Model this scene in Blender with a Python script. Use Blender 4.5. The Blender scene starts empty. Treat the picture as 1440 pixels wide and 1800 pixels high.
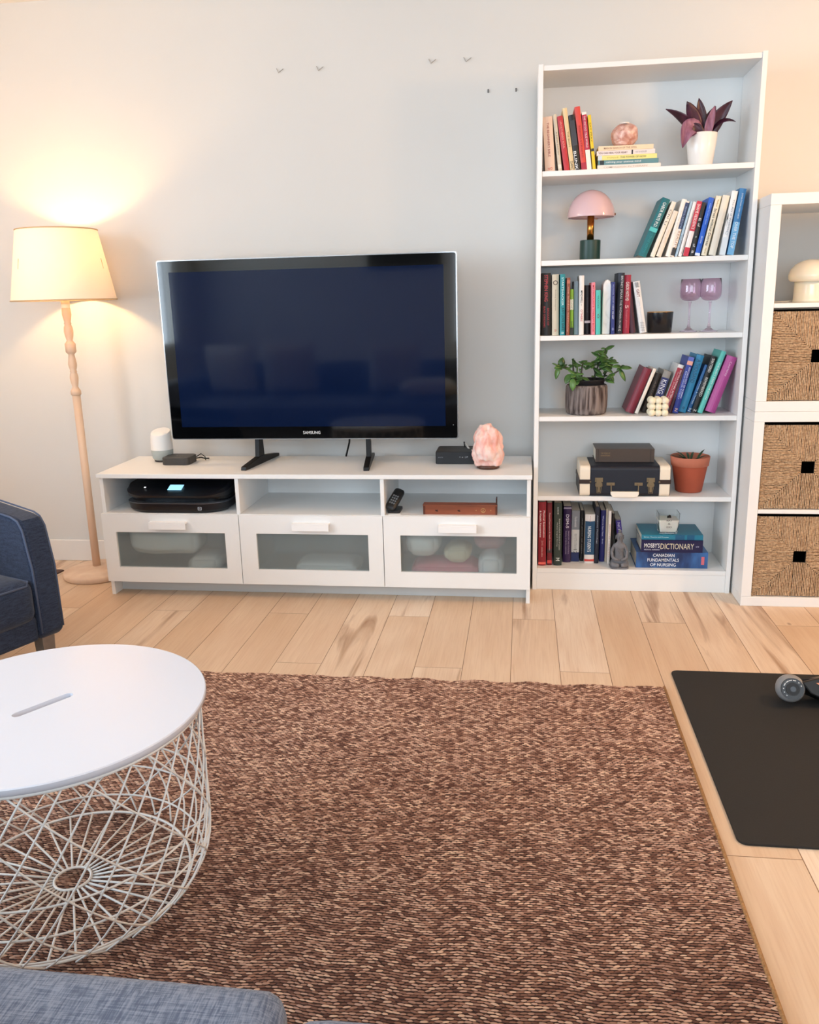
import bpy, bmesh, math, random
import numpy as np
from mathutils import Vector, Matrix, noise as mnoise
R = math.radians
PI = math.pi
sc = bpy.context.scene
C = sc.collection

# ------------------------------------------------------------------ camera
def cam_axes(yaw, pitch, roll):
    fwd = Vector((-math.sin(yaw)*math.cos(pitch), math.cos(yaw)*math.cos(pitch), math.sin(pitch)))
    right = Vector((math.cos(yaw), math.sin(yaw), 0)); up = right.cross(fwd)
    return (math.cos(roll)*right + math.sin(roll)*up, -math.sin(roll)*right + math.cos(roll)*up, fwd)
cam_d = bpy.data.cameras.new('camera'); cam = bpy.data.objects.new('camera', cam_d); C.objects.link(cam)
r_, u_, f_ = cam_axes(.1364, -.2472, -.025)
m = Matrix((r_, u_, -f_)).transposed().to_4x4(); m.translation = Vector((0, -3.6799, 1.202))
cam.matrix_world = m
cam_d.sensor_fit = 'VERTICAL'; cam_d.sensor_height = 24; cam_d.sensor_width = 24
cam_d.lens = 1481.54/1800*24; cam_d.clip_start = .02
sc.camera = cam

# ------------------------------------------------------------------ world, lights, exposure
w = bpy.data.worlds.new('world'); sc.world = w; w.use_nodes = True
w.node_tree.nodes['Background'].inputs[0].default_value = (.75, .88, 1, 1)
w.node_tree.nodes['Background'].inputs[1].default_value = 1.0
sc.view_settings.view_transform = 'Standard'; sc.view_settings.look = 'None'
sc.view_settings.gamma = 1; sc.view_settings.use_curve_mapping = False
sc.view_settings.exposure = 0.12
def area_light(name, loc, rot, sx, sy, power, col):
    l = bpy.data.lights.new(name, 'AREA'); l.shape = 'RECTANGLE'; l.size = sx; l.size_y = sy
    l.energy = power; l.color = col
    o = bpy.data.objects.new(name, l); C.objects.link(o); o.location = loc; o.rotation_euler = rot
    return o
def point_light(name, loc, power, col, rad=.05):
    l = bpy.data.lights.new(name, 'POINT'); l.energy = power; l.color = col; l.shadow_soft_size = rad
    o = bpy.data.objects.new(name, l); C.objects.link(o); o.location = loc
    return o
area_light('daylight_side', (-3.42, -3.5, 1.55), (0, R(-90), 0), 1.5, 2.6, 122, (.73, .87, 1))      # outside the left window, shining +x
area_light('daylight_back', (.6, -5.42, 1.55), (R(90), 0, 0), 2.6, 1.6, 64, (.78, .89, 1))            # outside the back window, shining +y
LAMP = Vector((-1.945, -.185, 1.36))
point_light('floor_lamp_bulb', LAMP, 10.5, (1, .60, .25), .035)
point_light('ceiling_lamp_bulb', (2.15, -1.35, 1.9), 48, (1, .55, .22), .10)
point_light('left_warm_fill', (-2.75, -1.5, 2.05), 17, (1, .60, .34), .12)  # unseen warm light added to tint the left wall and ceiling corner

# ------------------------------------------------------------------ materials
def lin(h):
    h = h.lstrip('#'); v = [int(h[i:i+2], 16)/255 for i in (0, 2, 4)]
    return tuple((c/12.92 if c <= .04045 else ((c+.055)/1.055)**2.4) for c in v) + (1,)
_mc = {}
def mat(h, rough=.5, metal=0., spec=.5, var=0., scale=40., bump=0., trans=0., sss=0., coat=0., emit=0., stretch=(1, 1, 1), name=None):
    key = (h, rough, metal, spec, var, scale, bump, trans, sss, coat, emit, stretch)
    if key in _mc: return _mc[key]
    M = bpy.data.materials.new(name or 'mat_'+h.strip('#')); M.use_nodes = True
    nt = M.node_tree; b = nt.nodes['Principled BSDF']
    b.inputs['Base Color'].default_value = lin(h); b.inputs['Roughness'].default_value = rough
    b.inputs['Metallic'].default_value = metal; b.inputs['Specular IOR Level'].default_value = spec
    b.inputs['Transmission Weight'].default_value = trans; b.inputs['Coat Weight'].default_value = coat
    if sss:
        b.inputs['Subsurface Weight'].default_value = sss; b.inputs['Subsurface Radius'].default_value = (.03, .015, .01)
        b.inputs['Subsurface Scale'].default_value = 1
    if emit:
        b.inputs['Emission Color'].default_value = lin(h); b.inputs['Emission Strength'].default_value = emit
    if var or bump:
        tc = nt.nodes.new('ShaderNodeTexCoord'); mp = nt.nodes.new('ShaderNodeMapping'); n = nt.nodes.new('ShaderNodeTexNoise')
        mp.inputs['Scale'].default_value = stretch; n.inputs['Scale'].default_value = scale; n.inputs['Detail'].default_value = 4
        nt.links.new(tc.outputs['Object'], mp.inputs[0]); nt.links.new(mp.outputs[0], n.inputs['Vector'])
        if var:
            cr = nt.nodes.new('ShaderNodeValToRGB'); c = lin(h)
            cr.color_ramp.elements[0].position = .3; cr.color_ramp.elements[1].position = .7
            cr.color_ramp.elements[0].color = tuple(max(0, x*(1-var)) for x in c[:3])+(1,)
            cr.color_ramp.elements[1].color = tuple(min(1, x*(1+var)) for x in c[:3])+(1,)
            nt.links.new(n.outputs['Fac'], cr.inputs[0]); nt.links.new(cr.outputs[0], b.inputs['Base Color'])
        if bump:
            bp = nt.nodes.new('ShaderNodeBump'); bp.inputs['Strength'].default_value = 1; bp.inputs['Distance'].default_value = bump
            nt.links.new(n.outputs['Fac'], bp.inputs['Height']); nt.links.new(bp.outputs[0], b.inputs['Normal'])
    _mc[key] = M; return M

def two_tone(name, c1, c2, scale, stretch=(1, 1, 1), lo=.4, hi=.6, rough=.6, bump=0., kind='noise', detail=5, distort=0., sss=0., trans=0., c3=None):
    M = bpy.data.materials.new(name); M.use_nodes = True; nt = M.node_tree; b = nt.nodes['Principled BSDF']
    b.inputs['Roughness'].default_value = rough; b.inputs['Transmission Weight'].default_value = trans
    if sss: b.inputs['Subsurface Weight'].default_value = sss; b.inputs['Subsurface Radius'].default_value = (.03, .012, .008); b.inputs['Subsurface Scale'].default_value = 1
    tc = nt.nodes.new('ShaderNodeTexCoord'); mp = nt.nodes.new('ShaderNodeMapping'); mp.inputs['Scale'].default_value = stretch
    nt.links.new(tc.outputs['Object'], mp.inputs[0])
    n = nt.nodes.new('ShaderNodeTexNoise'); n.inputs['Scale'].default_value = scale; n.inputs['Detail'].default_value = detail; n.inputs['Distortion'].default_value = distort
    nt.links.new(mp.outputs[0], n.inputs['Vector'])
    cr = nt.nodes.new('ShaderNodeValToRGB'); e = cr.color_ramp.elements
    e[0].position = lo; e[0].color = lin(c1); e[1].position = hi; e[1].color = lin(c2)
    if c3: k = e.new(min(1, hi+.12)); k.color = lin(c3)
    nt.links.new(n.outputs['Fac'], cr.inputs[0]); nt.links.new(cr.outputs[0], b.inputs['Base Color'])
    if bump:
        bp = nt.nodes.new('ShaderNodeBump'); bp.inputs['Distance'].default_value = bump
        nt.links.new(n.outputs['Fac'], bp.inputs['Height']); nt.links.new(bp.outputs[0], b.inputs['Normal'])
    return M

class G:
    """tiny node graph helper"""
    def __init__(s, nt): s.nt = nt
    def n(s, t, **k):
        x = s.nt.nodes.new(t)
        for a, v in k.items(): setattr(x, a, v)
        return x
    def m(s, op, a, b=None, c=None):
        x = s.nt.nodes.new('ShaderNodeMath'); x.operation = op
        for i, v in enumerate((a, b, c)):
            if v is None: continue
            if isinstance(v, (int, float)): x.inputs[i].default_value = v
            else: s.nt.links.new(v, x.inputs[i])
        return x.outputs[0]
    def l(s, a, b): s.nt.links.new(a, b)
    def mix(s, f, a, b, blend='MIX'):
        x = s.nt.nodes.new('ShaderNodeMix'); x.data_type = 'RGBA'; x.blend_type = blend
        for sock, v in ((x.inputs[0], f), (x.inputs[6], a), (x.inputs[7], b)):
            if isinstance(v, (int, float, tuple)): sock.default_value = v
            else: s.nt.links.new(v, sock)
        return x.outputs[2]

def floor_material():
    M = bpy.data.materials.new('oak_planks'); M.use_nodes = True; nt = M.node_tree; b = nt.nodes['Principled BSDF']; g = G(nt)
    tc = g.n('ShaderNodeTexCoord'); sp = g.n('ShaderNodeSeparateXYZ'); g.l(tc.outputs['Object'], sp.inputs[0])
    X, Y = sp.outputs[0], sp.outputs[1]
    xs = g.m('DIVIDE', g.m('ADD', X, .031), .161); i = g.m('FLOOR', xs); fx = g.m('SUBTRACT', xs, i)
    m3 = g.m('FLOORED_MODULO', i, 3.)
    ys = g.m('DIVIDE', g.m('ADD', g.m('ADD', Y, .615), g.m('MULTIPLY', m3, .46)), 1.38); j = g.m('FLOOR', ys); fy = g.m('SUBTRACT', ys, j)
    ex = g.m('MULTIPLY', g.m('MINIMUM', fx, g.m('SUBTRACT', 1., fx)), .161)
    ey = g.m('MULTIPLY', g.m('MINIMUM', fy, g.m('SUBTRACT', 1., fy)), 1.38)
    edge = g.m('MINIMUM', ex, ey)
    seam = g.n('ShaderNodeMapRange'); g.l(edge, seam.inputs[0]); seam.inputs[1].default_value = .0005; seam.inputs[2].default_value = .0014
    cv = g.n('ShaderNodeCombineXYZ'); g.l(i, cv.inputs[0]); g.l(j, cv.inputs[1])
    wn = g.n('ShaderNodeTexWhiteNoise'); wn.noise_dimensions = '2D'; g.l(cv.outputs[0], wn.inputs['Vector'])
    off = g.n('ShaderNodeVectorMath', operation='SCALE'); g.l(wn.outputs['Color'], off.inputs[0]); off.inputs['Scale'].default_value = 30
    ad = g.n('ShaderNodeVectorMath', operation='ADD'); g.l(tc.outputs['Object'], ad.inputs[0]); g.l(off.outputs[0], ad.inputs[1])
    def noise(scale, sx, sy, det=4, dist=0.):
        mp = g.n('ShaderNodeMapping'); mp.inputs['Scale'].default_value = (sx, sy, 1); g.l(ad.outputs[0], mp.inputs[0])
        n = g.n('ShaderNodeTexNoise'); n.inputs['Scale'].default_value = scale; n.inputs['Detail'].default_value = det; n.inputs['Distortion'].default_value = dist
        g.l(mp.outputs[0], n.inputs['Vector']); return n.outputs['Fac']
    fine = noise(60, 3.2, .12, 6); grain = noise(10, 1.6, .16, 3, 1.2); blot = noise(4., 3.2, .30, 4, .8)
    wv = g.n('ShaderNodeTexWave'); wv.wave_type = 'RINGS'; wv.inputs['Scale'].default_value = 5; wv.inputs['Distortion'].default_value = 5; wv.inputs['Detail'].default_value = 3; wv.inputs['Detail Scale'].default_value = .8
    mpw = g.n('ShaderNodeMapping'); mpw.inputs['Scale'].default_value = (2.2, .28, 1); g.l(ad.outputs[0], mpw.inputs[0]); g.l(mpw.outputs[0], wv.inputs['Vector'])
    base = g.n('ShaderNodeValToRGB'); e = base.color_ramp.elements
    e[0].position = 0; e[0].color = lin('dcc0a2'); e[1].position = 1; e[1].color = lin('f0dec9')
    k = e.new(.5); k.color = lin('e7cfb4')
    g.l(wn.outputs['Value'], base.inputs[0])
    c = base.outputs[0]
    r1 = g.n('ShaderNodeMapRange'); g.l(grain, r1.inputs[0]); r1.inputs[1].default_value = .35; r1.inputs[2].default_value = .7
    c = g.mix(g.m('MULTIPLY', r1.outputs[0], .35), c, lin('cda887'))
    c = g.mix(g.m('MULTIPLY', wv.outputs['Fac'], .14), c, lin('bd9672'))
    r2 = g.n('ShaderNodeMapRange'); g.l(fine, r2.inputs[0]); r2.inputs[1].default_value = .45; r2.inputs[2].default_value = .75
    c = g.mix(g.m('MULTIPLY', r2.outputs[0], .25), c, lin('bb9270'))
    # darker heartwood streaks on some boards
    r3 = g.n('ShaderNodeMapRange'); g.l(blot, r3.inputs[0]); r3.inputs[1].default_value = .56; r3.inputs[2].default_value = .70
    some = g.m('GREATER_THAN', g.n('ShaderNodeSeparateColor').outputs[0], .5)
    sepc = nt.nodes[-1]
    sepc = [n for n in nt.nodes if n.bl_idname == 'ShaderNodeSeparateColor'][0]; g.l(wn.outputs['Color'], sepc.inputs[0])
    c = g.mix(g.m('MULTIPLY', g.m('MULTIPLY', r3.outputs[0], some), .8), c, lin('9c7454'))
    # knots
    vo = g.n('ShaderNodeTexVoronoi'); vo.inputs['Scale'].default_value = 3.4; mpv = g.n('ShaderNodeMapping'); mpv.inputs['Scale'].default_value = (1.6, .9, 1)
    g.l(ad.outputs[0], mpv.inputs[0]); g.l(mpv.outputs[0], vo.inputs['Vector'])
    kn = g.n('ShaderNodeMapRange'); g.l(vo.outputs['Distance'], kn.inputs[0]); kn.inputs[1].default_value = .018; kn.inputs[2].default_value = .05; kn.inputs[3].default_value = 1; kn.inputs[4].default_value = 0
    c = g.mix(g.m('MULTIPLY', kn.outputs[0], .6), c, lin('7c5a42'))
    c = g.mix(seam.outputs[0], lin('8a6649'), c)
    g.l(c, b.inputs['Base Color']); b.inputs['Roughness'].default_value = .42; b.inputs['Specular IOR Level'].default_value = .35
    bp = g.n('ShaderNodeBump'); bp.inputs['Distance'].default_value = .0012; bp.inputs['Strength'].default_value = .6
    g.l(g.m('ADD', seam.outputs[0], g.m('MULTIPLY', fine, .15)), bp.inputs['Height']); g.l(bp.outputs[0], b.inputs['Normal'])
    return M

def linen_material(name, c1, c2, scale=900, bump=.0004):
    M = bpy.data.materials.new(name); M.use_nodes = True; nt = M.node_tree; b = nt.nodes['Principled BSDF']; g = G(nt)
    tc = g.n('ShaderNodeTexCoord')
    outs = []
    for st in ((1, .06, .3), (.06, 1, .3), (.3, .06, 1)):
        mp = g.n('ShaderNodeMapping'); mp.inputs['Scale'].default_value = st; g.l(tc.outputs['Object'], mp.inputs[0])
        n = g.n('ShaderNodeTexNoise'); n.inputs['Scale'].default_value = scale; n.inputs['Detail'].default_value = 2; g.l(mp.outputs[0], n.inputs['Vector']); outs.append(n.outputs['Fac'])
    s = g.m('DIVIDE', g.m('ADD', g.m('ADD', outs[0], outs[1]), outs[2]), 3.)
    mr = g.n('ShaderNodeMapRange'); g.l(s, mr.inputs[0]); mr.inputs[1].default_value = .42; mr.inputs[2].default_value = .58
    g.l(g.mix(mr.outputs[0], lin(c1), lin(c2)), b.inputs['Base Color']); b.inputs['Roughness'].default_value = .9
    b.inputs['Specular IOR Level'].default_value = .15; b.inputs['Sheen Weight'].default_value = .15
    bp = g.n('ShaderNodeBump'); bp.inputs['Distance'].default_value = bump; g.l(s, bp.inputs['Height']); g.l(bp.outputs[0], b.inputs['Normal'])
    return M

WHITE = mat('f1f2f1', .38, var=.01, scale=3)
WALL = mat('dcdcd9', .85, spec=.2, var=.015, scale=1.5, bump=.0003)
TRIM = mat('eceae6', .5)
BLACK = mat('060608', .45, spec=.35)
PAGE = mat('e6dfd0', .85, var=.08, scale=900, stretch=(1, .02, .02))

# ------------------------------------------------------------------ object helpers
def obj(name, me, m=None, parent=None, smooth=False, bevel=0., seg=2):
    o = bpy.data.objects.new(name, me); C.objects.link(o)
    if m is not None and not me.materials: me.materials.append(m)
    if parent is not None: o.parent = parent
    if smooth:
        me.polygons.foreach_set('use_smooth', [True]*len(me.polygons))
    if bevel:
        b = o.modifiers.new('bevel', 'BEVEL'); b.width = bevel; b.segments = seg; b.limit_method = 'ANGLE'; b.angle_limit = R(40); b.harden_normals = False
    return o
def thing(name, label, cat, loc=(0, 0, 0), rot=(0, 0, 0), group=None):
    o = bpy.data.objects.new(name, None); C.objects.link(o); o.location = loc; o.rotation_euler = rot; o.empty_display_size = .05
    o['label'] = label; o['category'] = cat
    if group: o['group'] = group
    return o
def tag(o, label, cat, group=None):
    o['label'] = label; o['category'] = cat
    if group: o['group'] = group
    return o
def struct(o): o['kind'] = 'structure'; return o
class MB:
    def __init__(s): s.v = []; s.f = []
    def box(s, x0, x1, y0, y1, z0, z1):
        n = len(s.v)
        s.v += [(x0, y0, z0), (x1, y0, z0), (x1, y1, z0), (x0, y1, z0), (x0, y0, z1), (x1, y0, z1), (x1, y1, z1), (x0, y1, z1)]
        s.f += [tuple(n+i for i in q) for q in ((0, 3, 2, 1), (4, 5, 6, 7), (0, 1, 5, 4), (1, 2, 6, 5), (2, 3, 7, 6), (3, 0, 4, 7))]
        return s
    def tube(s, path, r, k=8, cap=True, closed=False):
        P = [Vector(p) for p in path]; n0 = len(s.v); N = len(P)
        rr = r if isinstance(r, (list, tuple)) else [r]*N
        up = None
        for i, p in enumerate(P):
            if closed: t = P[(i+1) % N]-P[i-1]
            else: t = P[min(i+1, N-1)]-P[max(i-1, 0)]
            t.normalize()
            if up is None:
                up = t.orthogonal().normalized()
            up = (up - t*up.dot(t))
            up = up.normalized() if up.length > 1e-6 else t.orthogonal().normalized()
            sd = t.cross(up)
            for q in range(k):
                a = 2*PI*q/k; s.v.append(tuple(p+(up*math.cos(a)+sd*math.sin(a))*rr[i]))
        for i in range(N if closed else N-1):
            a0 = n0+i*k; b0 = n0+((i+1) % N)*k
            for q in range(k): s.f.append((a0+q, a0+(q+1) % k, b0+(q+1) % k, b0+q))
        if cap and not closed:
            s.f.append(tuple(n0+q for q in range(k))[::-1]); s.f.append(tuple(n0+(N-1)*k+q for q in range(k)))
        return s
    def lathe(s, prof, k=40, c=(0, 0, 0), cap=True):
        n0 = len(s.v); N = len(prof)
        for r, z in prof:
            for q in range(k):
                a = 2*PI*q/k; s.v.append((c[0]+r*math.cos(a), c[1]+r*math.sin(a), c[2]+z))
        for i in range(N-1):
            for q in range(k):
                a0 = n0+i*k; b0 = a0+k
                s.f.append((a0+q, a0+(q+1) % k, b0+(q+1) % k, b0+q))
        if cap:
            s.f.append(tuple(n0+q for q in range(k))[::-1]); s.f.append(tuple(n0+(N-1)*k+q for q in range(k)))
        return s
    def prism(s, pts, z0, z1, axis='z'):
        n = len(pts); n0 = len(s.v)
        for z in (z0, z1):
            for a, b in pts:
                s.v.append((a, b, z) if axis == 'z' else ((a, z, b) if axis == 'y' else (z, a, b)))
        s.f.append(tuple(n0+i for i in range(n))[::-1]); s.f.append(tuple(n0+n+i for i in range(n)))
        for i in range(n): s.f.append((n0+i, n0+(i+1) % n, n0+n+(i+1) % n, n0+n+i))
        return s
    def mesh(s, name='m'):
        me = bpy.data.meshes.new(name); me.from_pydata(s.v, [], s.f); me.update()
        bm = bmesh.new(); bm.from_mesh(me); bmesh.ops.recalc_face_normals(bm, faces=bm.faces); bm.to_mesh(me); bm.free()
        return me
    def build(s, name, m, parent=None, smooth=False, bevel=0., seg=2, auto=False):
        o = obj(name, s.mesh(name), m, parent, smooth, bevel, seg)
        return o
def box(name, x0, x1, y0, y1, z0, z1, m, parent=None, bevel=.0015):
    return MB().box(x0, x1, y0, y1, z0, z1).build(name, m, parent, bevel=bevel)
def sharp(o, ang=35):
    """smooth shading broken at edges steeper than ang"""
    me = o.data; me.polygons.foreach_set('use_smooth', [True]*len(me.polygons))
    bm = bmesh.new(); bm.from_mesh(me)
    for e in bm.edges:
        if len(e.link_faces) == 2 and e.calc_face_angle(0) > R(ang): e.smooth = False
    bm.to_mesh(me); bm.free(); return o
def rounded_box_mesh(sx, sy, sz, r, puff=0., n=14, wob=0., seed=0, puffz=None):
    """soft box centred on the origin; puff swells the faces"""
    bm = bmesh.new(); bmesh.ops.create_cube(bm, size=2)
    bmesh.ops.subdivide_edges(bm, edges=bm.edges, cuts=n, use_grid_fill=True)
    h = Vector((sx/2, sy/2, sz/2))
    pz = puff if puffz is None else puffz
    for v in bm.verts:
        u = v.co.copy()
        # concentrate the grid near the edges
        c = Vector([math.sin(t*PI/2) for t in u])
        p = Vector((c.x*h.x, c.y*h.y, c.z*h.z))
        q = Vector([max(-(h[i]-r), min(h[i]-r, p[i])) for i in range(3)])
        d = p-q
        if d.length > 1e-9: p = q+d.normalized()*r
        bx, by, bz = (1-c.x**2), (1-c.y**2), (1-c.z**2)
        if abs(u.z) > .999: p.z += math.copysign(pz*bx**.6*by**.6, u.z)
        elif abs(u.z) > 0: p.z += 0
        if abs(u.x) > .999: p.x += math.copysign(puff*by**.5*bz**.5, u.x)
        if abs(u.y) > .999: p.y += math.copysign(puff*bx**.5*bz**.5, u.y)
        if wob: 
            nv = mnoise.noise_vector(p*6+Vector((seed, 0, 0))); p += nv*wob
        v.co = p
    me = bpy.data.meshes.new('soft'); bm.to_mesh(me); bm.free(); return me
def rrect(x0, x1, y0, y1, r, k=6):
    pts = []
    for cx, cy, a0 in ((x1-r, y0+r, -90), (x1-r, y1-r, 0), (x0+r, y1-r, 90), (x0+r, y0+r, 180)):
        for i in range(k+1):
            a = R(a0+90*i/k); pts.append((cx+r*math.cos(a), cy+r*math.sin(a)))
    return pts
def join_holes(name, outer, inner, y0, y1, m, parent):
    """rectangular frame plate in the xz plane: outer/inner = (x0,x1,z0,z1)"""
    a, b = outer, inner; s = MB()
    s.box(a[0], b[0], y0, y1, a[2], a[3]).box(b[1], a[1], y0, y1, a[2], a[3]).box(b[0], b[1], y0, y1, a[2], b[2]).box(b[0], b[1], y0, y1, b[3], a[3])
    return s.build(name, m, parent)
_tcache = {}
def text_mesh(s, bold=False):
    key = (s, bold)
    if key in _tcache: return _tcache[key]
    cu = bpy.data.curves.new('lettering', 'FONT'); cu.body = s; cu.align_x = 'CENTER'; cu.align_y = 'CENTER'; cu.resolution_u = 2
    cu.extrude = 0; cu.offset = .006 if bold else .0
    o = bpy.data.objects.new('tmp', cu); C.objects.link(o)
    dg = bpy.context.evaluated_depsgraph_get(); me = bpy.data.meshes.new_from_object(o.evaluated_get(dg))
    bpy.data.objects.remove(o)
    me.materials.clear()
    co = np.empty(len(me.vertices)*3); me.vertices.foreach_get('co', co); co = co.reshape(-1, 3)
    if len(co):
        lo, hi = co.min(0), co.max(0); co = (co-(lo+hi)/2); me['w'] = float(hi[0]-lo[0]); me['h'] = float(hi[1]-lo[1])
        me.vertices.foreach_set('co', co.ravel())
    _tcache[key] = me; return me
def text(name, s, m, parent, length, height, mtx, bold=False):
    """lettering stretched to length x height; mtx maps text plane (x right, y up) to the parent"""
    src = text_mesh(s, bold); me = src.copy(); me.materials.append(m)
    o = bpy.data.objects.new(name, me); C.objects.link(o); o.parent = parent
    o.matrix_local = mtx @ Matrix.Diagonal((length/max(1e-6, src['w']), height/max(1e-6, src['h']), 1, 1))
    return o
def M_front(x, y, z):   # reads left to right on a face looking towards -y
    return Matrix(((1, 0, 0, x), (0, 0, -1, y), (0, 1, 0, z), (0, 0, 0, 1)))
def M_down(x, y, z):    # reads top to bottom on a face looking towards -y
    return Matrix(((0, 1, 0, x), (0, 0, -1, y), (-1, 0, 0, z), (0, 0, 0, 1)))

# ================================================================== ROOM
WY = .03; XL, XR, YB, ZC = -3.3, 3.3, -5.3, 2.45
struct(box('floor', XL-.1, XR+.1, YB-.1, WY+.1, -.05, 0, floor_material(), bevel=0))
struct(box('ceiling', XL-.1, XR+.1, YB-.1, WY+.1, ZC, ZC+.08, mat('f3efe9', .9), bevel=0))
struct(box('wall_back', XL-.1, XR+.1, WY, WY+.1, 0, ZC, WALL, bevel=0))
struct(box('wall_right', XR, XR+.1, YB, WY, 0, ZC, WALL, bevel=0))
def wall_with_opening(name, fixed0, fixed1, a0, a1, b0, b1, c0, c1, vertical_axis):
    s = MB()
    def add(u0, u1, z0, z1):
        if vertical_axis == 'x': s.box(fixed0, fixed1, u0, u1, z0, z1)
        else: s.box(u0, u1, fixed0, fixed1, z0, z1)
    add(a0, b0, 0, ZC); add(b1, a1, 0, ZC); add(b0, b1, 0, c0); add(b0, b1, c1, ZC)
    return struct(s.build(name, WALL))
wall_with_opening('wall_left', XL-.1, XL, YB, WY, -4.8, -2.2, .8, 2.3, 'x')
wall_with_opening('wall_front', YB-.1, YB, XL, XR, -.7, 1.9, .75, 2.35, 'y')
def window(name, kind, fixed, u0, u1, z0, z1):
    t = thing(name, 'tall white framed window opposite the television wall' if kind == 'y' else 'white framed side window with pale blind slats', 'window')
    struct(t)
    s = MB(); b = MB(); n = 3
    def add(S, a, b_, c, d, e0, e1):
        if kind == 'x': S.box(fixed+e0, fixed+e1, a, b_, c, d)
        else: S.box(a, b_, fixed+e0, fixed+e1, c, d)
    add(s, u0, u1, z0, z0+.05, -.07, .0); add(s, u0, u1, z1-.05, z1, -.07, .0)
    for k in range(n):
        uu = u0+(u1-u0-.05)*k/(n-1); add(s, uu, uu+.05, z0+.05, z1-.05, -.07, .0)
    s.build('window_frame', TRIM, t)
    if kind == 'x':
        for k in range(14):
            zz = z0+.08+k*.10; add(b, u0+.06, u1-.06, zz, zz+.002, -.055, -.01)
        b.build('blind_slats', mat('e8ecee', .6), t)
    return t
window('window_1', 'x', XL, -4.8, -2.2, .8, 2.3)
window('window_2', 'y', YB, -.7, 1.9, .75, 2.35)
struct(box('baseboard_back', XL, XR, WY-.013, WY, 0, .105, TRIM, bevel=.003))
# wall fixings left where pictures hung
hook_m = mat('b9b9b6', .3, metal=.7)
for (x, z, big, lab) in ((-1.003, 2.123, 1, 'small bent hook on the wall, leftmost of the four above the television'), (-.835, 2.122, 1, 'small bent hook on the wall, second from the left above the television'),
                         (-.373, 2.123, 1, 'small bent hook on the wall, third from the left, right of the television centre'), (-.232, 2.121, 1, 'small bent hook on the wall, closest to the bookcase of the four')):
    MBh = MB().tube([(x-.012, WY-.002, z+.012), (x-.003, WY-.009, z-.006), (x+.018, WY-.009, z+.008)], .0016, 6)
    tag(MBh.build('picture_hook', hook_m), lab, 'hook', 'hooks left on the wall')
for x, z, lab in ((-.147, 2.005, 'dark screw anchor in the wall just left of the bookcase top'), (-.036, 2.003, 'tiny wall anchor right beside the bookcase side panel')):
    tag(MB().tube([(x, WY-.003, z+.006), (x, WY-.004, z-.006)], .003, 8).build('wall_anchor', mat('6f6f6f', .5)), lab, 'wall anchor')

# ================================================================== TV BENCH
BX0, BX1, BF, BK = -1.750, .040, -.460, -.050
t = thing('tv_bench', 'long low white media bench with three open bays and three glass-fronted drawers', 'tv bench')
box('top_board', BX0, BX1, BF, BK, .514, .532, WHITE, t)
box('side_panel', BX0+.004, BX0+.020, BF+.018, BK, .0, .514, WHITE, t)
box('side_panel', BX1-.020, BX1-.004, BF+.018, BK, .0, .514, WHITE, t)
DV = (-1.150, -.551)
for x in DV: box('divider', x-.008, x+.008, BF+.006, BK-.01, .3652, .514, WHITE, t)
box('middle_shelf', BX0+.020, BX1-.020, BF+.006, BK-.004, .3475, .365, WHITE, t)
box('bottom_board', BX0+.020, BX1-.020, BF+.03, BK-.004, .064, .08, WHITE, t)
box('back_panel', BX0+.020, BX1-.020, BK-.004, BK, .06, .514, WHITE, t)
box('plinth', BX0+.020, BX1-.020, BF+.085, BF+.10, .0, .064, mat('d6d8d8', .45), t)
for x in (BX0+.03, DV[0]+.02, DV[1]+.02):
    pass
GLASS = bpy.data.materials.new('frosted_glass'); GLASS.use_nodes = True
b = GLASS.node_tree.nodes['Principled BSDF']; b.inputs['Base Color'].default_value = lin('dde4e3'); b.inputs['Roughness'].default_value = .26; b.inputs['Transmission Weight'].default_value = .85; b.inputs['IOR'].default_value = 1.2
edges = (BX0+.003, DV[0], DV[1], BX1-.003)
for k in range(3):
    x0, x1 = edges[k]+.0015, edges[k+1]-.0015
    gx = ((-1.688, -1.213), (-1.079, -.613), (-.482, -.018))[k]
    fr = join_holes('drawer', (x0, x1, .066, .3635), (gx[0], gx[1], .131, .285), BF-.002, BF+.016, WHITE, t)
    box('glass_pane', gx[0]-.004, gx[1]+.004, BF+.006, BF+.010, .127, .289, GLASS, fr, bevel=0)
    hx = ((-1.530, -1.370), (-.921, -.768), (-.326, -.175))[k]
    h = MB().box(hx[0], hx[1], BF-.028, BF-.002, .327, .335).box(hx[0], hx[1], BF-.028, BF-.023, .304, .3275)
    h.build('handle', mat('fbfbfa', .35), fr, bevel=.001)
    d = MB().box(x0+.02, x0+.03, BF+.0165, BK-.03, .085, .30).box(x1-.03, x1-.02, BF+.0165, BK-.03, .085, .30).box(x0+.03, x1-.03, BF+.0165, BK-.03, .085, .095).box(x0+.03, x1-.03, BK-.045, BK-.03, .095, .30)
    d.build('drawer_box', mat('c2cac8', .6), fr)
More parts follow.
